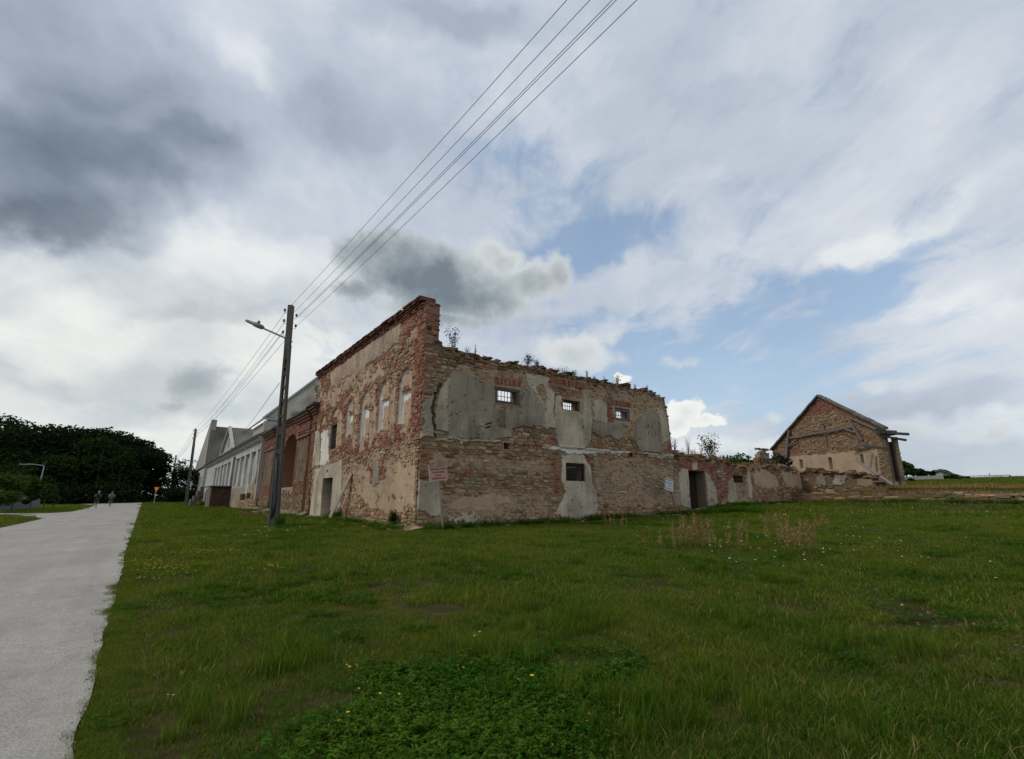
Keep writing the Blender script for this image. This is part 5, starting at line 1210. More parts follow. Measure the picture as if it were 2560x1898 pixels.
def make_tree(x, y, top, w, label, group=None, n=4200, leaf=.42, mat=None, seed=1, low=.12, cat='tree', lobn=15, name='deciduous_tree', dens=1.0, z=None):
    rg = random.Random(seed); z0 = gz(x, y); H = top - z0
    root = tag(empty(name, (x, y, z0)), label, cat, group)
    m_ = MB(); ht = H*.55; tr = max(.03, H*.018)
    m_.tube([(x,y,z0-.3),(x+.02*H*rg.uniform(-1,1),y,z0+ht*.5),(x+.03*H*rg.uniform(-1,1),y,z0+H*.8)], [tr*1.3, tr, tr*.35], 7, (.10,.085,.065))
    for i in range(6):
        a = rg.uniform(0,6.28); zb = z0+H*rg.uniform(.25,.6); q_ = Vector((x+math.cos(a)*w*.38, y+math.sin(a)*w*.38, zb+H*.22))
        m_.tube([(x,y,zb), ((x+q_.x)/2,(y+q_.y)/2,zb+H*.08), q_], [tr*.55, tr*.4, tr*.12], 5, (.10,.085,.065))
    m_.build('trunk', M_WOOD, root)
    lobes = [(x, y, z0+H*(low+.62*(1-low)), w*.30, w*.30, H*.30)]
    for i in range(lobn):
        a = rg.uniform(0, 6.28); t = rg.random(); zz = low + (1-low)*t; rad = w*.5*math.sin(math.pi*min(.97, .18+.80*t))**.7*rg.uniform(.5,.85)
        rr_ = w*rg.uniform(.13,.24); hh_ = min(rr_*rg.uniform(.6,.9), H*.2)
        lobes.append((x+math.cos(a)*rad, y+math.sin(a)*rad, min(z0+H*zz, top-hh_), rr_, rr_, hh_))
    P, k = lobes_cloud(lobes, int(n*dens), seed, .5); P = P[P[:,2] > z0+.02]
    V, Fc = leaf_quads(P, leaf, seed)
    g_ = np.random.default_rng(seed+5); c = np.repeat(np.stack([g_.random(len(P)), (g_.random(len(P)) < .06)*.6, np.zeros(len(P))], 1), 4, 0)
    link('crown', mesh('crown', V, Fc, c), mat or M_TREE, root); return root
def at_px(w, x, y, D):
    r = Vector(ray(*Z(w, x, y))); h = math.hypot(r.x, r.y); return r.x/h*D, r.y/h*D, EYE + r.z/h*D
# the dark wood across the end of the road
forest = [(-90,60,128,26),(20,105,118,24),(185,300,128,12),(330,205,122,18),(490,165,126,19),(640,195,121,17),(800,235,126,18),(960,232,120,17),(1110,225,127,17),(1250,238,121,17),(1390,262,126,16),(1500,300,120,15),(1600,370,124,13),(1700,440,120,12),(1770,560,122,9)]
txt = ['tallest of the dark trees, at the left edge of the wood','dark tree with a broad rounded crown next to the tallest tree','low dark tree in the dip of the treetop line','dark tree with a feathery top above the thin park lamp','dark tree with the knobbly peak left of the middle of the wood','dark tree just right of the knobbly peak','dark tree above the left cyclist and the gap in the foliage','dark tree in the flat middle of the treetop line','broad dark tree directly behind the two cyclists','dark tree above the right cyclist with a dense flat top','dark tree where the treetop line starts to fall','dark tree halfway down the sloping right shoulder of the wood','smaller dark tree low on the sloping shoulder of the wood','ragged dark tree near the right end of the wood','last small ragged tree at the open right end of the wood']
for i, (px, py, D, w) in enumerate(forest):
    x, y, z = at_px(7, px, py, D); make_tree(x, y, z, w*.80, txt[i], 'dark trees at the end of the road', 5600, .60, M_TREE, 200+i, low=(.0 if i < 12 else .30 if i > 12 else .1), lobn=(20 if i < 10 else 13))

for i, (px, py, D, w, lb) in enumerate([(1230,335,113,11,'lighter green domed tree in front of the broad dark one'),(620,545,112,9,'mid green tree low in front of the knobbly peak'),(250,480,114,11,'mid green tree below the dip of the treetop line'),(1420,560,111,8,'small mid green tree below the domed one'),(60,620,105,9,'mid green tree in front of the tallest one at the left edge')]):
    x, y, z = at_px(7, px, py, D); make_tree(x, y, z, w, lb, 'lighter trees in front of the wood', 3000, .50, M_TREE2, 230+i, low=.25, lobn=12)
for i, (px, py, D, w, lb) in enumerate([(2060,585,125,13,'lighter tree with see-through foliage behind the distant pole'),(2180,700,118,10,'dark tree squeezed between the two far poles'),(1700,900,130,12,'low bush under the gap at the end of the wood'),(1980,920,112,9,'rounded bush at the foot of the distant pole'),(2120,940,105,7,'low bush in the grass left of the second pole')]):
    x, y, z = at_px(7, px, py, D); make_tree(x, y, z, w, lb, None, 2600 if i else 1700, .5, M_TREE if i != 0 else M_SHRUB, 240+i, low=.0, name='tree' if i < 2 else 'bush', cat='tree' if i < 2 else 'bush')
und = []
for i in range(22):
    x, y, z = at_px(7, -250+i*80+random.uniform(-20,20), 1000, 108); und.append((x, y, gz(x,y)+1.2, 4, 4, 1.8+random.random()*1.2))
P, k = lobes_cloud(und, 9000, 3, .3); P = P[P[:,2] > .3]; V, Fc = leaf_quads(P, .5, 4)
tag(link('undergrowth', mesh('undergrowth', V, Fc, np.repeat(np.stack([RNG.random(len(P)), (RNG.random(len(P)) < .1)*.8, P[:,0]*0], 1), 4, 0)), M_TREE), 'dark undergrowth along the foot of the wood', 'undergrowth', kind='stuff')
# small trees and shrubs on the left lawn
for i, (px, py, D, w, lb, mt, dn) in enumerate([(60,760,62,3.6,'dark bushy tree at the left edge of the lawn',M_SHRUB,1.1),(230,770,64,3.6,'dark spreading small tree behind the pale green one',M_SHRUB,1.1),(420,850,60,1.25,'pale green young tree in front of the park lamp',M_TREE2,.6),(560,890,66,2.0,'pale green wispy young tree at the tip of the lawn',M_SHRUB,.4),(680,870,70,2.4,'reddish dark shrub at the end of the lawn row',M_TREE,.9),(30,960,56,3.2,'grey-green low shrub by the left edge of the picture',M_SHRUB,.8)]):
    x, y, z = at_px(7, px, py, D); make_tree(x, y, z, w, lb, 'small trees on the left lawn', 1900, .24, mt, 260+i, low=.30, lobn=10, dens=dn, name='small_tree', z=None)
# fence panel glimpsed behind them
fx, fy, _ = at_px(7, -60, 1100, 66); ex_, ey_, _ = at_px(7, 460, 1100, 74)
lf_ = tag(empty('garden_fence', (fx, fy, gz(fx, fy))), 'pale bluish garden fence behind the small trees on the left', 'fence')
for k in range(9):
    t = (k+.5)/9; m_ = MB(); cxx, cyy = fx+(ex_-fx)*t, fy+(ey_-fy)*t; m_.box((cxx, cyy, gz(cxx,cyy)+.75), (math.hypot(ex_-fx, ey_-fy)/9*.95, .06, 1.5), Matrix.Rotation(math.atan2(ey_-fy, ex_-fx),3,'Z'), (.20,.22,.24)); m_.build('panel', M_PAINT, lf_)

# ---- behind and right of the barn
for i, (w_, px, py, D, w, lb) in enumerate([(8,365,70,62,2.0,'green tree directly behind the right pillar of the barn'),(8,540,205,80,2.2,'small dark tree behind the concrete fence near the barn'),(8,640,235,82,2.2,'low dark bush over the middle of the concrete fence'),(8,880,215,80,2.6,'dark rounded bush at the right end of the concrete fence'),(8,1010,300,74,3.2,'dark hedge lump sloping down right of the concrete fence'),(8,1170,325,74,3.0,'lower dark hedge lump beside the small pale roof'),(4,840,800,60,7,'distant green tree seen over the low ruined wall'),(4,600,800,62,8,'distant dark trees low behind the sapling on the ruined wall'),(4,980,850,58,6,'distant pale green bush between the sapling and the stub')]):
    x, y, z = at_px(w_, px, py, D); make_tree(x, y, z, w, lb, 'trees and bushes beyond the ruins', 1500, .35, M_SHRUB if i in (0,6,8) else M_TREE, 300+i, low=.0, lobn=9, name='tree' if i in (0,1,6,7) else 'bush', cat='tree' if i in (0,1,6,7) else 'bush')
for i, (px, py, D, w, n_) in enumerate([(1250,790,41.0,3.0,2600),(1120,860,40.5,2.2,1500),(1400,850,41,2.2,1700)]):
    D += 2.2
    x, y, z = at_px(4, px, py, D); make_tree(x, y, z, w, ['dark elder bush in front of the left corner of the barn','dark bush below the masonry stub left of the barn','dark bush reaching over the broken inner wall'][i], 'bushes before the barn', n_, .17, M_TREE, 330+i, low=.0, lobn=12, name='bush', cat='bush')
# concrete panel fence
pA_ = at_px(8, 375, 420, 70); pB_ = at_px(8, 985, 420, 70)
cf = tag(empty('concrete_fence', (pA_[0], pA_[1], gz(pA_[0], pA_[1]))), 'pale grey concrete panel fence right of the barn', 'fence')
dv = Vector((pB_[0]-pA_[0], pB_[1]-pA_[1], 0)); L_ = dv.length; rz = math.atan2(dv.y, dv.x); zt1 = at_px(8,375,318,70)[2]; zt2 = at_px(8,950,300,70)[2]
for k in range(3):
    for j in range(3):
        t = (k+.5)/3; zt = zt1+(zt2-zt1)*t; zb = min(gz(pA_[0],pA_[1]), zt-1.9); h = (zt-zb)/3; m_ = MB(); c = Vector((pA_[0],pA_[1],0))+dv*t
        m_.box((c.x, c.y, zb+h*(j+.5)), (L_/3-.16, .07, h-.03), Matrix.Rotation(rz,3,'Z'), np.array((.27,.275,.27))*random.uniform(.9,1.1)); m_.build('panel', M_CONC, cf)
for k in range(4):
    t = k/3; zt = zt1+(zt2-zt1)*t; c = Vector((pA_[0],pA_[1],0))+dv*t; m_ = MB(); m_.box((c.x, c.y, zt-1.1), (.16,.16,2.4), Matrix.Rotation(rz,3,'Z'), (.31,.31,.30)); m_.build('post', M_CONC, cf)
# tubular gate on the crest
gA = at_px(8, 1215, 318, 66); gB = at_px(8, 2010, 296, 60)
gt = tag(empty('tube_gate', (gA[0], gA[1], gz(gA[0], gA[1]))), 'long thin metal tube gate on the grassy crest at the far right', 'gate')
A_, B_ = Vector(gA), Vector(gB)
m_ = MB(); m_.tube([A_, B_], .035, 6, (.16,.15,.15)); m_.build('rail', M_METAL, gt)
for px in (1310, 1475, 1640, 1725, 1830, 2020):
    t = (px-1215)/(2010-1215); t = min(max(t,0),1); c = A_.lerp(B_, t); zb = gz(c.x, c.y); m_ = MB(); m_.tube([(c.x,c.y,min(zb,c.z-1.0)-.1), (c.x,c.y,c.z+(.25 if px == 1725 else 0))], .055 if px == 2020 else .025, 6, (.13,.12,.12)); m_.build('post', M_METAL, gt)
for k in range(3):
    a = Vector(gB); b = Vector(at_px(8, 2600, 305+k*25, 58)); m_ = MB(); m_.tube([a-Vector((0,0,.1+k*.35)), b], .010, 4, (.30,.31,.32)); tag(m_.build('fence_wire', M_METAL), ['top','middle','bottom'][k]+' thin fence wire running right from the tube gate post', 'wire', 'fence wires right of the gate')
hx_, hy_, hz_ = at_px(8, 1290, 400, 78)
hs = tag(empty('small_house', (hx_, hy_, hz_-1)), 'tiny pale house corner with green roof edge behind the dark hedge', 'house')
FH = Frame((hx_, hy_), (.5,-.866), (-.866,-.5)); m_ = MB(); m_.prism([(-1.8,hz_-2.2),(1.9,hz_-2.2),(1.9,hz_-.15),(-1.8,hz_+1.2)], FH, -4, 0, (.42,.38,.27)); m_.build('wall', M_WALL, hs)
m_ = MB(); m_.beam(FH.P(-2.0,hz_+1.35,-1.8), FH.P(2.3,hz_-.30,-1.8), 4.2, .14, (.10,.13,.11)); m_.build('roof', M_ROOF, hs)

# ---- saplings, weeds and grass on the wall heads
def sapling(name, x, y, z, h, w, label, group, n=220, leaf=.06, mat=None, seed=1, stems=5, cat='shrub', leafy=1.0):
    rg = random.Random(seed); root = tag(empty(name, (x, y, z)), label, cat, group); m_ = MB(); P = []
    for i in range(stems):
        a = rg.uniform(0,6.28); l = h*rg.uniform(.55,1.0); tip = Vector((x+math.cos(a)*w*.5*rg.random(), y+math.sin(a)*w*.3*rg.random(), z+l)); mid = Vector((x,y,z)).lerp(tip,.5)+Vector((rg.uniform(-.05,.05)*w, 0, 0))
        m_.tube([(x,y,z-.06), mid, tip], [.010+.006*h, .007+.003*h, .003], 4, (.12,.10,.07))
        for j in range(int(n/stems)):
            t = .15+.85*rg.random()**.7; p = Vector((x,y,z)).lerp(mid, t*2) if t < .5 else mid.lerp(tip, t*2-1); P.append(p+Vector((rg.gauss(0,w*.12), rg.gauss(0,w*.12), rg.gauss(0,h*.06))))
    m_.build('stem', M_WOOD, root); P = np.array([tuple(p) for p in P])[:max(1,int(n*leafy))]; V, Fc = leaf_quads(P, leaf, seed, .7); g_ = np.random.default_rng(seed)
    link('foliage', mesh('foliage', V, Fc, np.repeat(np.stack([g_.random(len(P)), g_.random(len(P))**3, g_.random(len(P))], 1), 4, 0)), mat or M_SHRUB, root); return root
tops_ = [(2,345,115,.95,.8,'tall thin sapling on the wall head near the tall parapet',260,.075),(2,455,160,.45,.35,'small upright weed right of the tall sapling',70,.05),(2,515,175,.55,.25,'thin dry stalk plant on the wall head left of the first window',30,.05),
         (2,950,255,.50,.7,'dark dense shrub on the wall head right of the first window',420,.06),(2,1030,270,.32,.5,'low dark shrub beside the dense one on the wall head',220,.055),(2,1180,300,.28,.8,'low wiry weeds above the second window',120,.04),
         (3,210,205,.30,.7,'wiry weeds left of the middle bush on the wall head',140,.045),(3,310,220,.34,.5,'rounded weed clump over the second brick lintel',180,.05),(3,420,245,.36,.3,'pointed small plant near the middle of the wall head',70,.05),(3,480,262,.25,.3,'tiny plant right of the pointed one',40,.04),(3,575,275,.30,.25,'thin tuft above the third window',40,.04),
         (3,690,295,.48,.5,'small bushy sapling right of the third window',200,.06),(3,800,330,.42,.45,'leafy plant near the right end of the wall head',170,.06),(3,850,330,.32,.3,'small plant just before the right end of the wall head',70,.05),(3,960,345,.40,.25,'ring-shaped sprig at the right end of the wall head',40,.05)]
for i, (w_, px, py, h, w, lb, n_, lf) in enumerate(tops_):
    s_, z_ = FR.hit(w_, px, py); s_ = min(max(s_, .7), 14.6); sapling('sapling' if h > .4 else 'weed', CXR+s_, CYR+.25, wr.topz(s_)+.05, h*1.25, w, lb, 'plants on the wall head', n_, lf, M_SHRUB if i % 3 else M_TREE, 400+i, cat='plant')
def grass_strip(name, pts, n, h, w, mat, label, spread=.25, seed=1, dry=.3):
    rg = np.random.default_rng(seed); V = []; Fc = []; C = []
    for i in range(n):
        t = rg.random()*(len(pts)-1); k = int(t); f = t-k; p = np.array(pts[k])*(1-f)+np.array(pts[k+1])*f
        p = p + np.array([rg.normal(0,spread), rg.normal(0,spread), 0]); hh = h*rg.uniform(.3,1.0)**1.2*(1 if rg.random() > .06 else 1.7); a = rg.uniform(0,6.28); d = np.array([math.cos(a), math.sin(a), 0]); ln = np.array([rg.normal(0,.22), rg.normal(0,.22), 0])*hh
        b = len(V); V += [p-d*w/2, p+d*w/2, p+d*w*.35+ln*.35+[0,0,hh*.55], p-d*w*.35+ln*.35+[0,0,hh*.55], p+ln+[0,0,hh]]; Fc += [[b,b+1,b+2,b+3],[b+3,b+2,b+4]]
        C += [(rg.random(), 1.0 if rg.random() < dry else 0, 0)]*5
    return tag(link(name, mesh(name, np.array(V), Fc, np.array(C)), mat), label, 'grass', kind='stuff')
grass_strip('wall_top_grass', [(CXR+s, CYR+.3, wr.topz(s)+.02) for s in np.arange(1.0, 14.8, .4)], 2600, .20, .007, M_GRASS, 'sparse grass growing along the head of the ruined wall', .16, 5, .6)
grass_strip('wall_top_grass', [(CXR+s, CYR+.5, wlow.topz(s)+.02) for s in np.arange(15.6, 28.6, .5)], 3000, .38, .009, M_DRY, 'dry grass and stalks on top of the low ruined wall', .30, 6, .3)
grass_strip('terrace_grass', [tuple(FF.P(s, gz(FF.P(s,0,-1.0).x, FF.P(s,0,-1).y)+.05, -1.0)) for s in np.arange(.5, 15, .5)], 5200, .34, .014, M_DRY, 'dry brown grass on the bank behind the stone foundation', .75, 7, .5)
grass_strip('terrace_grass', [tuple(FF.P(s, gz(FF.P(s,0,-3.2).x, FF.P(s,0,-3.2).y)+.02, -3.2)) for s in np.arange(4, 26, .5)], 9000, .30, .018, M_DRY, 'brown dry grass spreading over the bank at the far right', 1.2, 17, .7)
grass_strip('terrace_grass', [tuple(FB.P(s, gz(FB.P(s,0,1).x, FB.P(s,0,1).y)+.02, 1.0)) for s in np.arange(l_[0], RC, .5)], 3200, .45, .014, M_GRASS, 'tall grass along the foot of the barn gable', .5, 8, .5)
grass_strip('foot_grass', [(CXR+s, CYR-.35, gz(CXR+s, CYR-.35)) for s in np.arange(.4, 28, .5)], 5200, .24, .010, M_GRASS, 'longer grass along the foot of the meadow walls', .22, 9, .15)
grass_strip('foot_grass', [(CXR-.75, CYR+s, gz(CXR-.75, CYR+s)) for s in np.arange(.2, 33, .5)], 4200, .22, .011, M_GRASS, 'longer grass along the foot of the road-side walls', .35, 10, .15)
grass_strip('foot_grass', [tuple(FF.P(s, gz(FF.P(s,0,.4).x, FF.P(s,0,.4).y), .4)) for s in np.arange(.0, 15, .5)], 2600, .30, .014, M_GRASS, 'longer grass in front of the stone foundation', .25, 11, .15)
x, y, z = at_px(4, 640, 870, 31.3); zl = wlow.topz(28.0-8)  # elder sapling on the low wall
s_ = FR.hit(4, 640, 860)[0]; sapling('sapling', CXR+s_, CYR+.6, wlow.topz(s_), 1.75, 1.7, 'leafy elder sapling standing on the low ruined wall', None, 620, .13, M_SHRUB, 450, 9, 'shrub')
s_ = FR.hit(4, 520, 700)[0]; sapling('sapling', CXR+s_, CYR+.6, wlow.topz(s_), 1.7, .5, 'bare thin upright sapling left of the leafy elder', None, 60, .07, M_DRY, 451, 3, 'shrub')
for i, px in enumerate((150,215,300,370,420)):
    s_ = FR.hit(4, px, 800)[0]; sapling('weed', CXR+s_, CYR+.5, wlow.topz(s_), (.8,1.0,.7,1.1,.6)[i], .6, ['dry weed nearest the tall ruin on the low wall','tall dry weed above the dark doorway','short leafy weed right of the tall dry one','tallest dry stalk on the low wall','dark weed clump before the elder sapling'][i], 'weeds on the low wall', 150, .05, M_DRY if i % 2 == 0 else M_TREE, 460+i, 7, 'plant')
# greenery on the arcade and at the foot of the walls
for i, (w_, px, py, h, w, lb, n_) in enumerate([(10,900,260,1.1,.7,'green weed growing where the arcade cornice meets the ruin',260),(10,830,40,.7,.5,'tiny bare shrub on the ridge beside the ruin',60),(10,430,680,.8,1.6,'moss and weeds behind the arcade cornice',300),(13,200,350,.7,.9,'mossy tuft on top of the left pilaster',260),(10,750,540,.35,.7,'low weeds on the cap of the right pilaster',120)]):
    F_ = FP if i != 1 else FK; s_, z_ = F_.hit(w_, px, py+ (60 if i < 2 else 30)); q_ = F_.P(s_, z_, -.25); sapling('weed', q_.x, q_.y, z_-.2, h, w, lb, 'plants on the arcade', n_, .08, M_SHRUB, 480+i, 6, 'plant')
def ground_bush(w_, px, py, h, w, label, seed, n=900, leaf=.06, mat=None, group='weeds at the foot of the walls', off=(0,0)):
    x, y = hit(w_, px, py); x += off[0]; y += off[1]; z = gz(x, y); root = tag(empty('bush', (x, y, z)), label, 'bush', group)
    rg = random.Random(seed); lob = [(x+rg.uniform(-.3,.3)*w, y+rg.uniform(-.2,.2)*w, z+h*rg.uniform(.3,.65), w*.3, w*.3, h*.38) for _ in range(7)]
    P, k = lobes_cloud(lob, n, seed, .25); P = P[P[:,2] > z]; V, Fc = leaf_quads(P, leaf, seed, .8); link('foliage', mesh('foliage', V, Fc, np.repeat(np.stack([RNG.random(len(P)), (RNG.random(len(P)) < .08)*.5, P[:,0]*0], 1), 4, 0)), mat or M_CLOVER, root)
    m_ = MB(); m_.tube([(x,y,z-.05),(x,y,z+h*.6)], .02, 5, (.1,.09,.06)); m_.build('stem', M_WOOD, root)
ground_bush(1, 582, 1595, .62, .5, 'single round dark green bush at the foot of the road-side wall', 501, 1500, .05, M_TREE)
ground_bush(12, 450, 1480, .6, .9, 'green weeds growing in front of the road-side doorway', 502, 1100, .06)
ground_bush(12, 720, 1470, .7, .9, 'dense green weeds under the leaning plank', 503, 1300, .06)
ground_bush(12, 1010, 1440, .5, .8, 'small weeds right of the leaning plank', 504, 700, .05)
ground_bush(13, 160, 1400, .9, 1.6, 'dark weeds between the nearest pole and the white range', 505, 1400, .08)
ground_bush(13, 280, 1590, .45, .5, 'weeds crowding the foot of the nearest pole', 506, 900, .05)
for i, (px, py, h, w) in enumerate([(640,1490,.40,1.2),(780,1480,.45,1.4),(930,1470,.40,1.3),(1060,1500,.5,1.4),(520,1500,.35,1.0)]):
    ground_bush(4, px, py, h, w, ['low weed clump right of the dark doorway','leafy weed clump in the middle of the meadow edge by the low wall','weed clump below the small barred opening','tall weed clump in front of the bulging wall','weed clump at the threshold of the dark doorway'][i], 510+i, 1100, .07)
ground_bush(11, 90, 1330, 1.2, 3.0, 'rounded bush at the corner of the far gabled house', 520, 1600, .16, M_SHRUB)
ground_bush(6, 270, 1330, .8, 2.0, 'grassy weeds at the foot of the stair block', 521, 900, .12, M_SHRUB)

# sandy rubble strip along the foot of the road-side wall
mb = MB()
for i in range(420):
    t = random.random()*14; x = CXR - abs(random.gauss(0,.45)) - .05; y = CYR - .5 + t; sz_ = random.uniform(.03,.14)
    mb.box((x, y, gz(x,y)+sz_*.15), (sz_*1.5, sz_*1.3, sz_*.7), Matrix.Rotation(random.uniform(0,3),3,'Z'), (STONES[random.randrange(9)] if random.random() < .75 else BRICKS[random.randrange(6)])*random.uniform(.6,1), sz_*.2)
for i in range(300):
    s_ = random.uniform(14.5, 26); x = CXR - abs(random.gauss(0,.9)) + .2; y = CYR + s_; sz_ = random.uniform(.05,.22)
    mb.box((x, y, gz(x,y)+sz_*.2), (sz_*1.5, sz_*1.3, sz_*.7), Matrix.Rotation(random.uniform(0,3),3,'Z'), (STONES[random.randrange(9)] if random.random() < .6 else BRICKS[random.randrange(6)])*random.uniform(.5,.9), sz_*.2)
for i in range(800):
    s_ = random.uniform(-.3, 29); x = CXR + s_; y = CYR - abs(random.gauss(0,.34)) - .04; sz_ = random.uniform(.03,.17)*random.choice((.6,1,1))
    mb.box((x, y, gz(x,y)+sz_*.15), (sz_*1.6, sz_*1.2, sz_*.7), Matrix.Rotation(random.uniform(0,3),3,'Z'), (STONES[random.randrange(9)] if random.random() < .8 else BRICKS[random.randrange(6)])*random.uniform(.6,1), sz_*.2)
tag(mb.build('rubble', M_STONE), 'scattered rubble along the foot of the ruin', 'rubble', kind='stuff')
def soil_bank(name, fr, s0, s1, out, h, col):
    n = int((s1-s0)/.2); V = []; C = []
    for i in range(n+1):
        for j in range(9):
            s = s0+(s1-s0)*i/n; f = j/8; o = out*(.7+.6*float(fbm(s*.7, 2, 44)))*f; p = fr.P(s, 0, o+.0)
            V.append((p.x, p.y, gz(p.x,p.y)+ h*(1-f)**1.5*(.6+.8*float(fbm(s*1.3, f*2, 45))) - .02*f + .012)); C.append(np.array(col)*(.7+.6*float(fbm(s*2, f*5, 46))))
    link(name, mesh(name, V, [(i*9+j, (i+1)*9+j, (i+1)*9+j+1, i*9+j+1) for i in range(n) for j in range(8)], np.array(C)), M_WALL)
    tag(bpy.data.objects[-1] if False else [o for o in COL.objects if o.name.startswith(name)][-1], kind='structure')
soil_bank('soil', FL, -.6, 14.4, 1.0, .14, (.30,.20,.125)); soil_bank('soil', FR, -.5, 28, .45, .12, (.24,.18,.115)); soil_bank('soil', FP, 14.6, 32.5, 1.0, .28, (.20,.15,.10))

# ------------------------------------------------------------------ cyclists
def mat_zones(name, stops):
    m, g, b = newmat(name); tc = g.n.new('ShaderNodeTexCoord').outputs['Object']; z = g.sep(tc)[2]
    c = g.ramp(g.m('DIVIDE', z, 2.0), stops, 'CONSTANT'); n = g.noise(tc, 12, 3); g.l.new(g.v('SCALE', c, scale=g.m('ADD', .75, g.m('MULTIPLY', n, .5))), b.inputs['Base Color']); b.inputs['Roughness'].default_value = .9; return m
def cyclist(x, y, rz, plabel, blabel, top, cap, short, arm, seed, lean=.0):
    z = gz(x, y)+.022; T = Matrix.Translation((x, y, z)) @ Matrix.Rotation(rz, 4, 'Z')
    b = empty('bicycle', (x, y, z), rz); tag(b, blabel, 'bicycle', 'bicycles on the road')
    def put(mb_, name, mat, par, smooth=False):
        me = mesh(name, mb_.V, mb_.F, mb_.C, smooth); o = bpy.data.objects.new(name, me); COL.objects.link(o); me.materials.append(mat); o.parent = par; return o
    for wy in (-.52, .52):
        m_ = MB(); m_.tube([(0, wy+.33*math.cos(a), .35+.33*math.sin(a)) for a in np.linspace(0, 2*math.pi, 25)], .022, 6, (.03,.03,.03), False); w_ = put(m_, 'wheel', M_PAINT, b)
        m_ = MB()
        for k in range(10): a = k*math.pi/5; m_.tube([(0,wy,.35),(0,wy+.31*math.cos(a),.35+.31*math.sin(a))], .004, 3, (.3,.3,.3))
        put(m_, 'spokes', M_PAINT, w_)
    m_ = MB()
    for p, q in (((0,-.52,.35),(0,-.08,.30)),((0,-.08,.30),(0,-.22,.86)),((0,-.22,.80),(0,.38,.84)),((0,-.08,.30),(0,.36,.80)),((0,.36,.98),(0,.52,.35)),((0,-.52,.35),(0,-.20,.78))): m_.tube([p, q], .018, 6, (.10,.11,.06))
    put(m_, 'frame', M_PAINT, b)
    m_ = MB(); m_.tube([(-.27,.30,1.02),(0,.38,1.0),(.27,.30,1.02)], .015, 6, (.05,.05,.05)); put(m_, 'handlebar', M_PAINT, b)
    m_ = MB(); m_.lathe([(.02,0),(.10,.02),(.09,.06),(.02,.08)], (0,-.25,.88), 10, (.03,.03,.03)); put(m_, 'saddle', M_PAINT, b)
    # rider
    J = {'pel':(0,-.22,1.00,.14),'sp':(0,-.10,1.22,.15),'ch':(0,.02,1.42,.16),'nk':(0,.08,1.56,.065),'hd':(0,.12,1.72,.098),'hd2':(0,.12,1.80,.07),
         'sl':(-.18,.02,1.47,.07),'el':(-.30,.14,1.24,.045),'hl':(-.28,.29,1.07,.035),'sr':(.18,.02,1.47,.07),'er':(.29,.14,1.24,.045),'hr':(.28,.29,1.07,.035),
         'tl':(-.12,-.18,.97,.10),'kl':(-.15,.12,.74,.062),'al':(-.13,-.06,.36,.04),'fl':(-.14,.06,.30,.035),'tr':(.12,-.18,.97,.10),'kr':(.14,.16,.92 if seed % 2 else .86,.062),'ar':(.13,-.02,.55,.04),'fr':(.14,.10,.50,.035)}
    E = [('pel','sp'),('sp','ch'),('ch','nk'),('nk','hd'),('hd','hd2'),('ch','sl'),('sl','el'),('el','hl'),('ch','sr'),('sr','er'),('er','hr'),('pel','tl'),('tl','kl'),('kl','al'),('al','fl'),('pel','tr'),('tr','kr'),('kr','ar'),('ar','fr')]
    K = list(J); me = bpy.data.meshes.new('person'); me.from_pydata([(J[k][0]+lean*(J[k][2]-1), J[k][1], J[k][2]) for k in K], [(K.index(a_), K.index(b_)) for a_, b_ in E], [])
    o = bpy.data.objects.new('person', me); COL.objects.link(o); o.location = (x, y, z); o.rotation_euler = (0,0,rz)
    sk = o.modifiers.new('skin', 'SKIN'); me.skin_vertices[0].data
    for i, k in enumerate(K): me.skin_vertices[0].data[i].radius = (J[k][3], J[k][3]*.92)
    me.skin_vertices[0].data[0].use_root = True
    sb = o.modifiers.new('sub', 'SUBSURF'); sb.levels = 2; sb.render_levels = 2; me.materials.append(mat_zones('rider_clothes', [(0, (.03,.025,.025)), (.20, (.30,.18,.13)), (.36, short), (.52, top), (.79, (.34,.20,.15))]))
    tag(o, plabel, 'person', 'cyclists on the road')
    m_ = MB(); m_.lathe([(.105,0),(.11,.03),(.10,.08),(.05,.12),(.01,.13)], (lean*.75,.11,1.77), 12, cap); m_.box((lean*.75,.22,1.79), (.14,.12,.02), None, cap); put(m_, 'cap', M_CLOTH, o, True)
    m_ = MB(); m_.tube([(-.19,.02,1.48),(-.31,.13,1.25)], [.085,.065], 8, arm); m_.tube([(.19,.02,1.48),(.30,.13,1.25)], [.085,.065], 8, arm); put(m_, 'sleeves', M_CLOTH, o, True)
    m_ = MB(); m_.box((lean*.3,-.19,1.30), (.26,.12,.34), Matrix.Rotation(-.35,3,'X'), np.array(top)*.6); put(m_, 'backpack', M_CLOTH, o)
x, y = hit(7, 1110, 1165); cyclist(x, y, .05, 'cyclist in a dark vest with grey sleeves and pale cap, the left and nearer rider', 'bicycle under the dark-vested rider on the left', (.02,.028,.036), (.30,.29,.26), (.012,.014,.03), (.10,.115,.13), 1, .05)
x, y = hit(7, 1272, 1150); cyclist(x, y, .0, 'cyclist in a pale shirt, the right and farther rider', 'bicycle under the pale-shirted rider on the right', (.15,.135,.13), (.12,.115,.11), (.02,.024,.034), (.24,.23,.22), 2, .02)

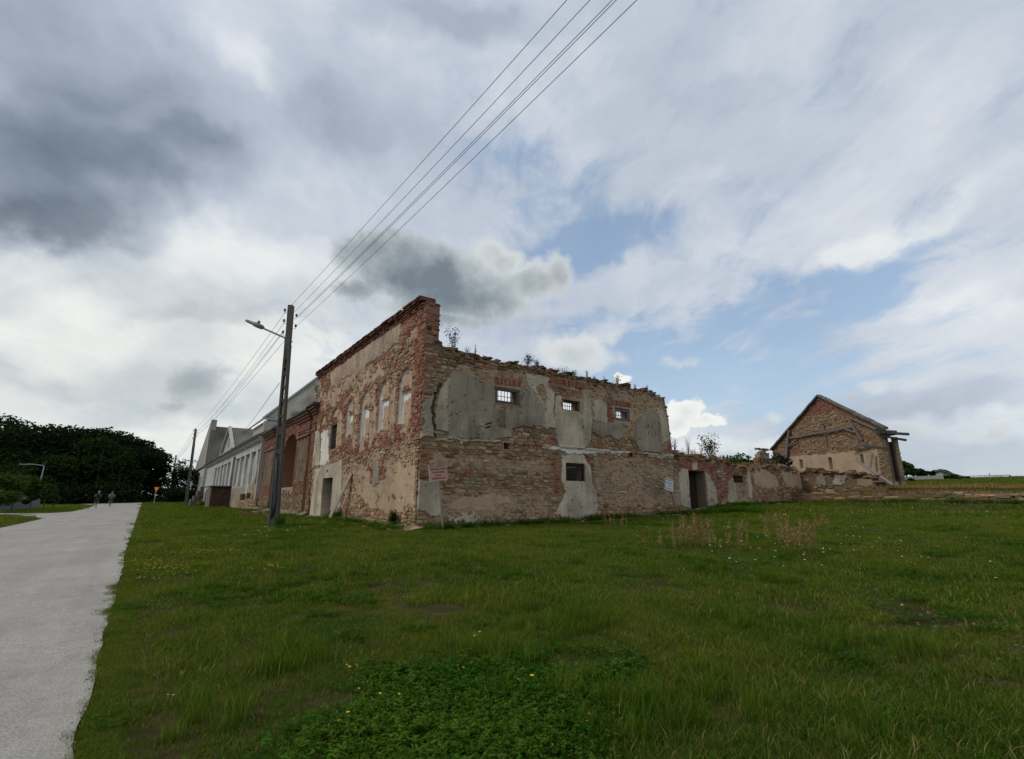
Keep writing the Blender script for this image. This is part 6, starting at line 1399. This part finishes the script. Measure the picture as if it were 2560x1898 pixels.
# ------------------------------------------------------------------ meadow: blades, clover, flowers
ROADA = ROAD
def field_ok(x, y, margin=0.0):
    inr = inpoly(x - margin, y, ROADA) | inpoly(x + margin, y, ROADA)
    b = (x > CXR-.35) & (y > CYR-.25) & (x < CXR+29.5) & (y < CYR+18)
    b2 = (x > CXR-.3) & (y > CYR+14) & (y < 135) & (x < 30)
    b3 = (x > 36.2) & (x < 37.3) & (y < 16.5) & (y > 1)
    return ~inr & ~b & ~b2 & ~b3
def blade_patch(n, rad, h, w, seed, dry=.12, segs=2, bend=.5):
    rg = np.random.default_rng(seed); V = []; Fc = []; C = []
    for i in range(n):
        r = rad*math.sqrt(rg.random()); a = rg.uniform(0,6.28); p = np.array([r*math.cos(a), r*math.sin(a), -.01]); hh = h*rg.uniform(.35,1.1); t = rg.uniform(0,6.28)
        d = np.array([math.cos(t), math.sin(t), 0]); q = np.array([-d[1], d[0], 0])*bend*hh*rg.uniform(.2,1.3); ww = w*rg.uniform(.6,1.2); b = len(V)
        V += [p-d*ww/2, p+d*ww/2, p+d*ww*.4+q*.35+[0,0,hh*.6], p-d*ww*.4+q*.35+[0,0,hh*.6], p+q+[0,0,hh*.95]]; Fc += [[b,b+1,b+2,b+3],[b+3,b+2,b+4]]
        C += [(rg.random(), float(rg.random() < dry), 0)]*5
    return mesh('blades', np.array(V), Fc, np.array(C))
def leaf_patch(n, rad, h, lf, seed, yellow=.05):
    """sprigs with small oval leaflets in threes"""
    rg = np.random.default_rng(seed); V = []; Fc = []; C = []
    for i in range(n):
        r = rad*math.sqrt(rg.random()); a = rg.uniform(0,6.28); p = np.array([r*math.cos(a), r*math.sin(a), 0]); hh = h*rg.uniform(.35,1.05); ln = np.array([rg.normal(0,.25), rg.normal(0,.25), 1])*hh
        col = (rg.random(), float(rg.random() < yellow), 0)
        b = len(V); V += [p+[-.002,0,0], p+[.002,0,0], p+ln]; Fc += [[b,b+1,b+2]]; C += [(.3,.2,0)]*3
        for j in range(rg.integers(2,5)):
            o = p + ln*rg.uniform(.5,1.0)
            for k in range(3):
                t = rg.uniform(0,6.28); d = np.array([math.cos(t), math.sin(t), rg.uniform(-.2,.5)]); e = np.array([-d[1], d[0], rg.uniform(-.2,.2)]); L = lf*rg.uniform(.7,1.3); b = len(V)
                V += [o, o+d*L*.5+e*L*.25, o+d*L, o+d*L*.5-e*L*.25]; Fc += [[b,b+1,b+2,b+3]]; C += [col]*4
    return mesh('sprigs', np.array(V), Fc, np.array(C))
def instancer(name, variants, mat, pts, rot, scl, idx, label, tilt=None):
    lib = bpy.data.collections.new(name+'_library')
    for k, me in enumerate(variants):
        me.materials.clear(); me.materials.append(mat); o = bpy.data.objects.new(f'{name}_source', me); lib.objects.link(o)
    me = bpy.data.meshes.new(name); me.vertices.add(len(pts)); me.vertices.foreach_set('co', np.asarray(pts, np.float32).ravel())
    for nm, ty, arr in (('rz','FLOAT',rot),('sc','FLOAT',scl),('ix','INT',idx)):
        at_ = me.attributes.new(nm, ty, 'POINT'); at_.data.foreach_set('value', np.asarray(arr, np.float32 if ty == 'FLOAT' else np.int32))
    o = bpy.data.objects.new(name, me); COL.objects.link(o)
    ng = bpy.data.node_groups.new(name, 'GeometryNodeTree'); ng.interface.new_socket('Geometry', in_out='INPUT', socket_type='NodeSocketGeometry'); ng.interface.new_socket('Geometry', in_out='OUTPUT', socket_type='NodeSocketGeometry')
    N = ng.nodes; Lk = ng.links; gi = N.new('NodeGroupInput'); go = N.new('NodeGroupOutput'); ip = N.new('GeometryNodeInstanceOnPoints'); ci = N.new('GeometryNodeCollectionInfo')
    ci.inputs['Collection'].default_value = lib; ci.inputs['Separate Children'].default_value = True; ci.inputs['Reset Children'].default_value = True
    def na(nm, ty):
        n = N.new('GeometryNodeInputNamedAttribute'); n.data_type = ty; n.inputs['Name'].default_value = nm; return n.outputs[0]
    cx = N.new('ShaderNodeCombineXYZ'); Lk.new(na('rz','FLOAT'), cx.inputs[2]); e2r = N.new('FunctionNodeEulerToRotation'); Lk.new(cx.outputs[0], e2r.inputs[0])
    Lk.new(gi.outputs[0], ip.inputs['Points']); Lk.new(ci.outputs[0], ip.inputs['Instance']); ip.inputs['Pick Instance'].default_value = True
    Lk.new(na('ix','INT'), ip.inputs['Instance Index']); Lk.new(e2r.outputs[0], ip.inputs['Rotation']); Lk.new(na('sc','FLOAT'), ip.inputs['Scale']); Lk.new(ip.outputs[0], go.inputs[0])
    md = o.modifiers.new('scatter', 'NODES'); md.node_group = ng; tag(o, label, 'grass', kind='stuff'); return o
def polar(n, r0, r1, a0=-22, a1=96, p=1.0):
    u = RNG.random(n); r = np.sqrt(r0*r0 + u**p*(r1*r1-r0*r0)); a = np.radians(RNG.uniform(a0, a1, n)); return r*np.sin(a), r*np.cos(a)
def scatter(name, variants, mat, x, y, s0, s1, label, margin=0.0, lush=False, extra=None):
    k = field_ok(x, y, margin)
    if extra is not None: k &= extra(x, y)
    x, y = x[k], y[k]; s = RNG.uniform(s0, s1, len(x))
    if lush: s = s*(.30+1.30*fbm(x*.45, y*.45, 91, 4))*(.45+1.1*fbm(x*1.7, y*1.7, 93, 4))
    return instancer(name, variants, mat, np.stack([x, y, gtop(x, y)], 1), RNG.uniform(0, 6.28, len(x)), s, RNG.integers(0, len(variants), len(x)), label)
v_near = [blade_patch(125, .17, .070, .0042, 600+i, .13, bend=1.15) for i in range(7)]
v_mid = [blade_patch(145, .32, .085, .009, 620+i, .13, bend=1.0) for i in range(6)]
v_far = [blade_patch(160, .8, .14, .026, 640+i, .10, bend=.7) for i in range(5)]
bare = lambda x, y: (fbm(x*.8, y*.8, 97, 4) > .29)
trk = [hit(15, *p) for p in [(1370,590),(1700,650),(2000,680),(2228,700),(2228,730),(1950,730),(1650,700),(1400,640)]]
worn = lambda x, y: bare(x, y) & ~(inpoly(x+(vnoise(x*3,y*3,1)-.5)*.4, y, trk) & (RNG.random(len(x)) < .85))
x, y = polar(4600, .8, 8.5); scatter('grass', v_near, M_GRASS, x, y, .75, 1.35, 'short meadow grass close to the viewer', .13, True, worn)
x, y = polar(13500, 8.0, 26); scatter('grass', v_mid, M_GRASS, x, y, .7, 1.3, 'meadow grass between the viewer and the ruin', .22, True, worn)
x, y = polar(15000, 25, 75); scatter('grass', v_far, M_GRASS, x, y, .6, 1.2, 'grass of the far meadow and verges', .7, True)
x, y = polar(9000, 75, 170); scatter('grass', v_far, M_GRASS, x, y, 1.0, 1.8, 'distant grass', 1.1, True)
# verge tufts creeping over the road edge
yy = np.concatenate([RNG.uniform(1.5, 12, 900), RNG.uniform(12, 60, 1500)]); xx = np.array([redge(v) for v in yy]) + RNG.normal(.14, .045, len(yy)) - (vnoise(yy*1.4, yy*0, 55) > .82)*RNG.random(len(yy))*.16
instancer('grass', v_near, M_GRASS, np.stack([xx, yy, gtop(xx, yy)+.015], 1), RNG.uniform(0,6.28,len(xx)), RNG.uniform(.45,.8,len(xx)), RNG.integers(0,7,len(xx)), 'ragged grass creeping over the road edge')
# taller tussocks
tus = [blade_patch(90, .12, .26, .006, 660+i, .05, bend=.7) for i in range(5)]
tc_ = [hit(w_, *p) for w_, p in [(16,(1230,330)),(16,(1550,430)),(16,(1400,420)),(16,(1830,80)),(16,(2000,200)),(16,(1850,260)),(15,(20,650)),(15,(40,690)),(15,(1130,1200)),(15,(780,690)),(15,(60,1150)),(15,(300,1150)),(15,(600,950)),(16,(2150,850)),(16,(2080,760)),(17,(1650,1000)),(17,(1600,1020)),(17,(1150,1420)),(15,(540,390)),(15,(1020,450)),(15,(1400,830)),(15,(1550,800)),(15,(1100,420))]]
xs = np.concatenate([np.array([c[0] for c in tc_]).repeat(7), polar(260, 4, 24)[0]]); ys2 = np.concatenate([np.array([c[1] for c in tc_]).repeat(7), polar(260, 4, 24)[1]])
xs = xs + RNG.normal(0, .22, len(xs)); ys2 = ys2 + RNG.normal(0, .22, len(ys2)); scatter('grass_tussocks', tus, M_GRASS, xs, ys2, .55, 1.15, 'taller tussocks standing out of the meadow', .0)
# clover and other leafy weeds
lv = [leaf_patch(44, .19, .12, (.014, .018, .024, .030, .020, .026)[i], 680+i, .08) for i in range(6)]
cc_ = hit(16, 1120, 900); c2_ = hit(16, 1700, 640)
def ext(x, y):
    q = np.exp(-(((x-cc_[0])/.80)**2 + ((y-cc_[1])/.80)**2)) + .55*np.exp(-(((x-c2_[0])/1.0)**2 + ((y-c2_[1])/.8)**2))
    return (q*1.5*(fbm(x*1.8, y*1.8, 151, 5)*2.0-.35) > RNG.random(len(x))*.9+.06)
x, y = polar(15000, 1.8, 8.5); scatter('clover', lv, M_CLOVER, x, y, .45, 1.25, 'dense patch of leafy clover-like weeds at the bottom of the meadow', .3, False, ext)
x, y = polar(7000, 1.5, 22); scatter('clover', lv, M_CLOVER, x, y, .5, 1.0, 'leafy weeds scattered through the meadow', .1, False, lambda x, y: fbm(x*.9, y*.9, 131, 4) + .12*np.exp(-(np.hypot(x-1.8, y-3.4)/2.2)**2) > .585)
wx = np.concatenate([CXR + RNG.uniform(0, 28, 330), CXR - .35 - RNG.random(230)*.7, 36.2 - RNG.random(90)*.5]); wy = np.concatenate([CYR - .25 - RNG.random(330)*.5, CYR + RNG.uniform(0, 32, 230), RNG.uniform(2, 15.5, 90)])
kk = fbm(wx*.6, wy*.6, 171, 3) > .42; wx, wy = wx[kk], wy[kk]; instancer('foot_weeds', lv, M_CLOVER, np.stack([wx, wy, gtop(wx, wy)-.02], 1), RNG.uniform(0,6.28,len(wx)), RNG.uniform(.9,2.6,len(wx)), RNG.integers(0,6,len(wx)), 'leafy weeds crowding the foot of the walls')
# flowers and dry seed heads
def flowers(name, pts, h, r, col, label, n=6, seed=1):
    rg = np.random.default_rng(seed); V = []; Fc = []; C = []
    for (x, y) in pts:
        z = float(gtop(x, y)); hh = h*rg.uniform(.6,1.2); dx, dy = rg.normal(0,.03,2); rr_ = r*rg.uniform(.6,1.3); b = len(V)
        V += [(x-.002,y,z),(x+.002,y,z),(x+dx,y+dy,z+hh)]; Fc += [(b,b+1,b+2)]; C += [(.06,.10,.03)]*3; b = len(V)
        for k in range(n): a = 6.283*k/n; V.append((x+dx+rr_*math.cos(a)*rg.uniform(.7,1.1), y+dy+rr_*math.sin(a)*rg.uniform(.7,1.1), z+hh+rg.uniform(0,.25)*rr_))
        V.append((x+dx, y+dy, z+hh+rr_*.35)); Fc += [(b+k, b+(k+1)%n, b+n) for k in range(n)]; C += [col]*(n+1)
    tag(link(name, mesh(name, np.array(V), Fc, np.array(C)), M_CLOTH), label, 'flowers', kind='stuff')
def around(lst, n, sp):
    out = []
    for (w_, px, py) in lst:
        c = hit(w_, px, py); out += [(c[0]+RNG.normal(0,sp), c[1]+RNG.normal(0,sp)) for _ in range(n)]
    a = np.array(out); return [tuple(p) for p in a[field_ok(a[:,0], a[:,1])]]
flowers('yellow_flowers', around([(17,1100,240),(17,1150,250),(17,1060,255),(17,900,350),(17,860,345),(17,940,355),(17,1600,355),(17,1560,360),(17,810,432),(17,1370,242),(17,740,350),(17,640,320),(17,1180,155),(17,1110,150)], 16, .30) + around([(16,470,545),(16,530,550),(16,1300,565),(16,1685,645),(16,615,745),(16,2115,940),(16,1400,305),(16,430,935),(17,880,1295),(16,830,790)], 2, .03), .11, .016, (.62,.42,.03), 'yellow flowers scattered in the meadow', 6, 3)
flowers('white_flowers', around([(15,1000,330),(15,1120,340),(15,970,260),(15,1245,385),(15,1190,300),(15,700,270),(15,820,175),(15,1330,230),(15,800,330)], 7, .9) + around([(15,1960,75),(15,2020,60),(15,1800,90),(15,1850,430),(15,1700,90),(15,1550,120),(15,1300,80),(15,1150,100),(15,400,160),(15,250,200),(15,2180,150),(15,180,210)], 13, 1.6) + around([(17,1560,130),(17,1640,150),(17,1830,80)], 10, .7), .30, .022, (.60,.62,.53), 'small white umbels dotting the meadow', 7, 4)
def seedheads(w_, px, py, n, h, label, seed, sp=.18):
    c = hit(w_, px, py); rg = np.random.default_rng(seed); V = []; Fc = []; C = []
    for i in range(n):
        x, y = c[0]+rg.normal(0,sp), c[1]+rg.normal(0,sp); z = float(gtop(x,y)); hh = h*rg.uniform(.6,1.15); ln = rg.normal(0,.10,2)*hh; b = len(V)
        V += [(x-.004,y,z),(x+.004,y,z),(x+ln[0],y+ln[1],z+hh)]; Fc += [(b,b+1,b+2)]; C += [(rg.random(),.2,0)]*3
        for k in range(44):
            t = rg.uniform(.42,1.0); p = np.array([x+ln[0]*t, y+ln[1]*t, z+hh*t]) + rg.normal(0,.014,3); q = rg.normal(0,.02,3); b = len(V); V += [p, p+q, p+rg.normal(0,.02,3)]; Fc += [(b,b+1,b+2)]; C += [(rg.random(),.8*rg.random(),0)]*3
    o = link('dock_seedheads', mesh('dock_seedheads', np.array(V), Fc, np.array(C)), M_DRY); tag(o, label, 'plant', 'brown seed heads in the meadow')
for i, (px, py, n, h, lb) in enumerate([(485,275,26,.80,'densest clump of tall tan seed heads, left group in the meadow'),(540,265,18,.72,'tan seed heads at the right side of the left group'),(425,265,8,.5,'short tan seed heads at the left side of the left group'),(320,285,7,.45,'small reddish seed head clump left of the tan group'),(725,270,8,.55,'thin tan seed heads between the two big groups'),(940,270,16,.85,'reddish tall seed heads just left of the big right clump'),(1045,310,30,.80,'big tan seed head clump, right group in the meadow'),(90,190,9,.6,'faint tan seed heads near the foot of the ruin wall'),(1180,180,7,.5,'faint brown seed heads far right in the meadow'),(570,290,8,.42,'low tan tuft in front of the left group'),(735,200,7,.45,'faint tuft of seed heads far behind the thin ones'),(905,170,9,.5,'reddish seed heads near the low ruined wall')]):
    seedheads(15, px, py, n, h, lb, 800+i, .20)
# loose pebbles and earth on the worn track and by the road edge
mb = MB()
for i in range(260):
    t = random.random(); q_ = trk[random.randrange(len(trk))]; x = q_[0]+random.gauss(0,.9); y = q_[1]+random.gauss(0,.25); sz_ = random.uniform(.006,.028)
    mb.box((x, y, float(gtop(x,y))+sz_*.3), (sz_*1.4, sz_, sz_*.7), Matrix.Rotation(random.uniform(0,3),3,'Z'), STONES[random.randrange(9)]*random.uniform(.5,.9), sz_*.2)
for i in range(170):
    y = random.uniform(2, 14); x = redge(y)-abs(random.gauss(0,.05))+.03; sz_ = random.uniform(.004,.012)
    mb.box((x, y, float(gtop(x,y))+.022+sz_*.3), (sz_*1.4, sz_, sz_*.7), Matrix.Rotation(random.uniform(0,3),3,'Z'), STONES[random.randrange(9)]*random.uniform(.5,1.0), sz_*.2)
tag(mb.build('pebbles', M_STONE), 'loose pebbles on the worn track and road edge', 'pebbles', kind='stuff')
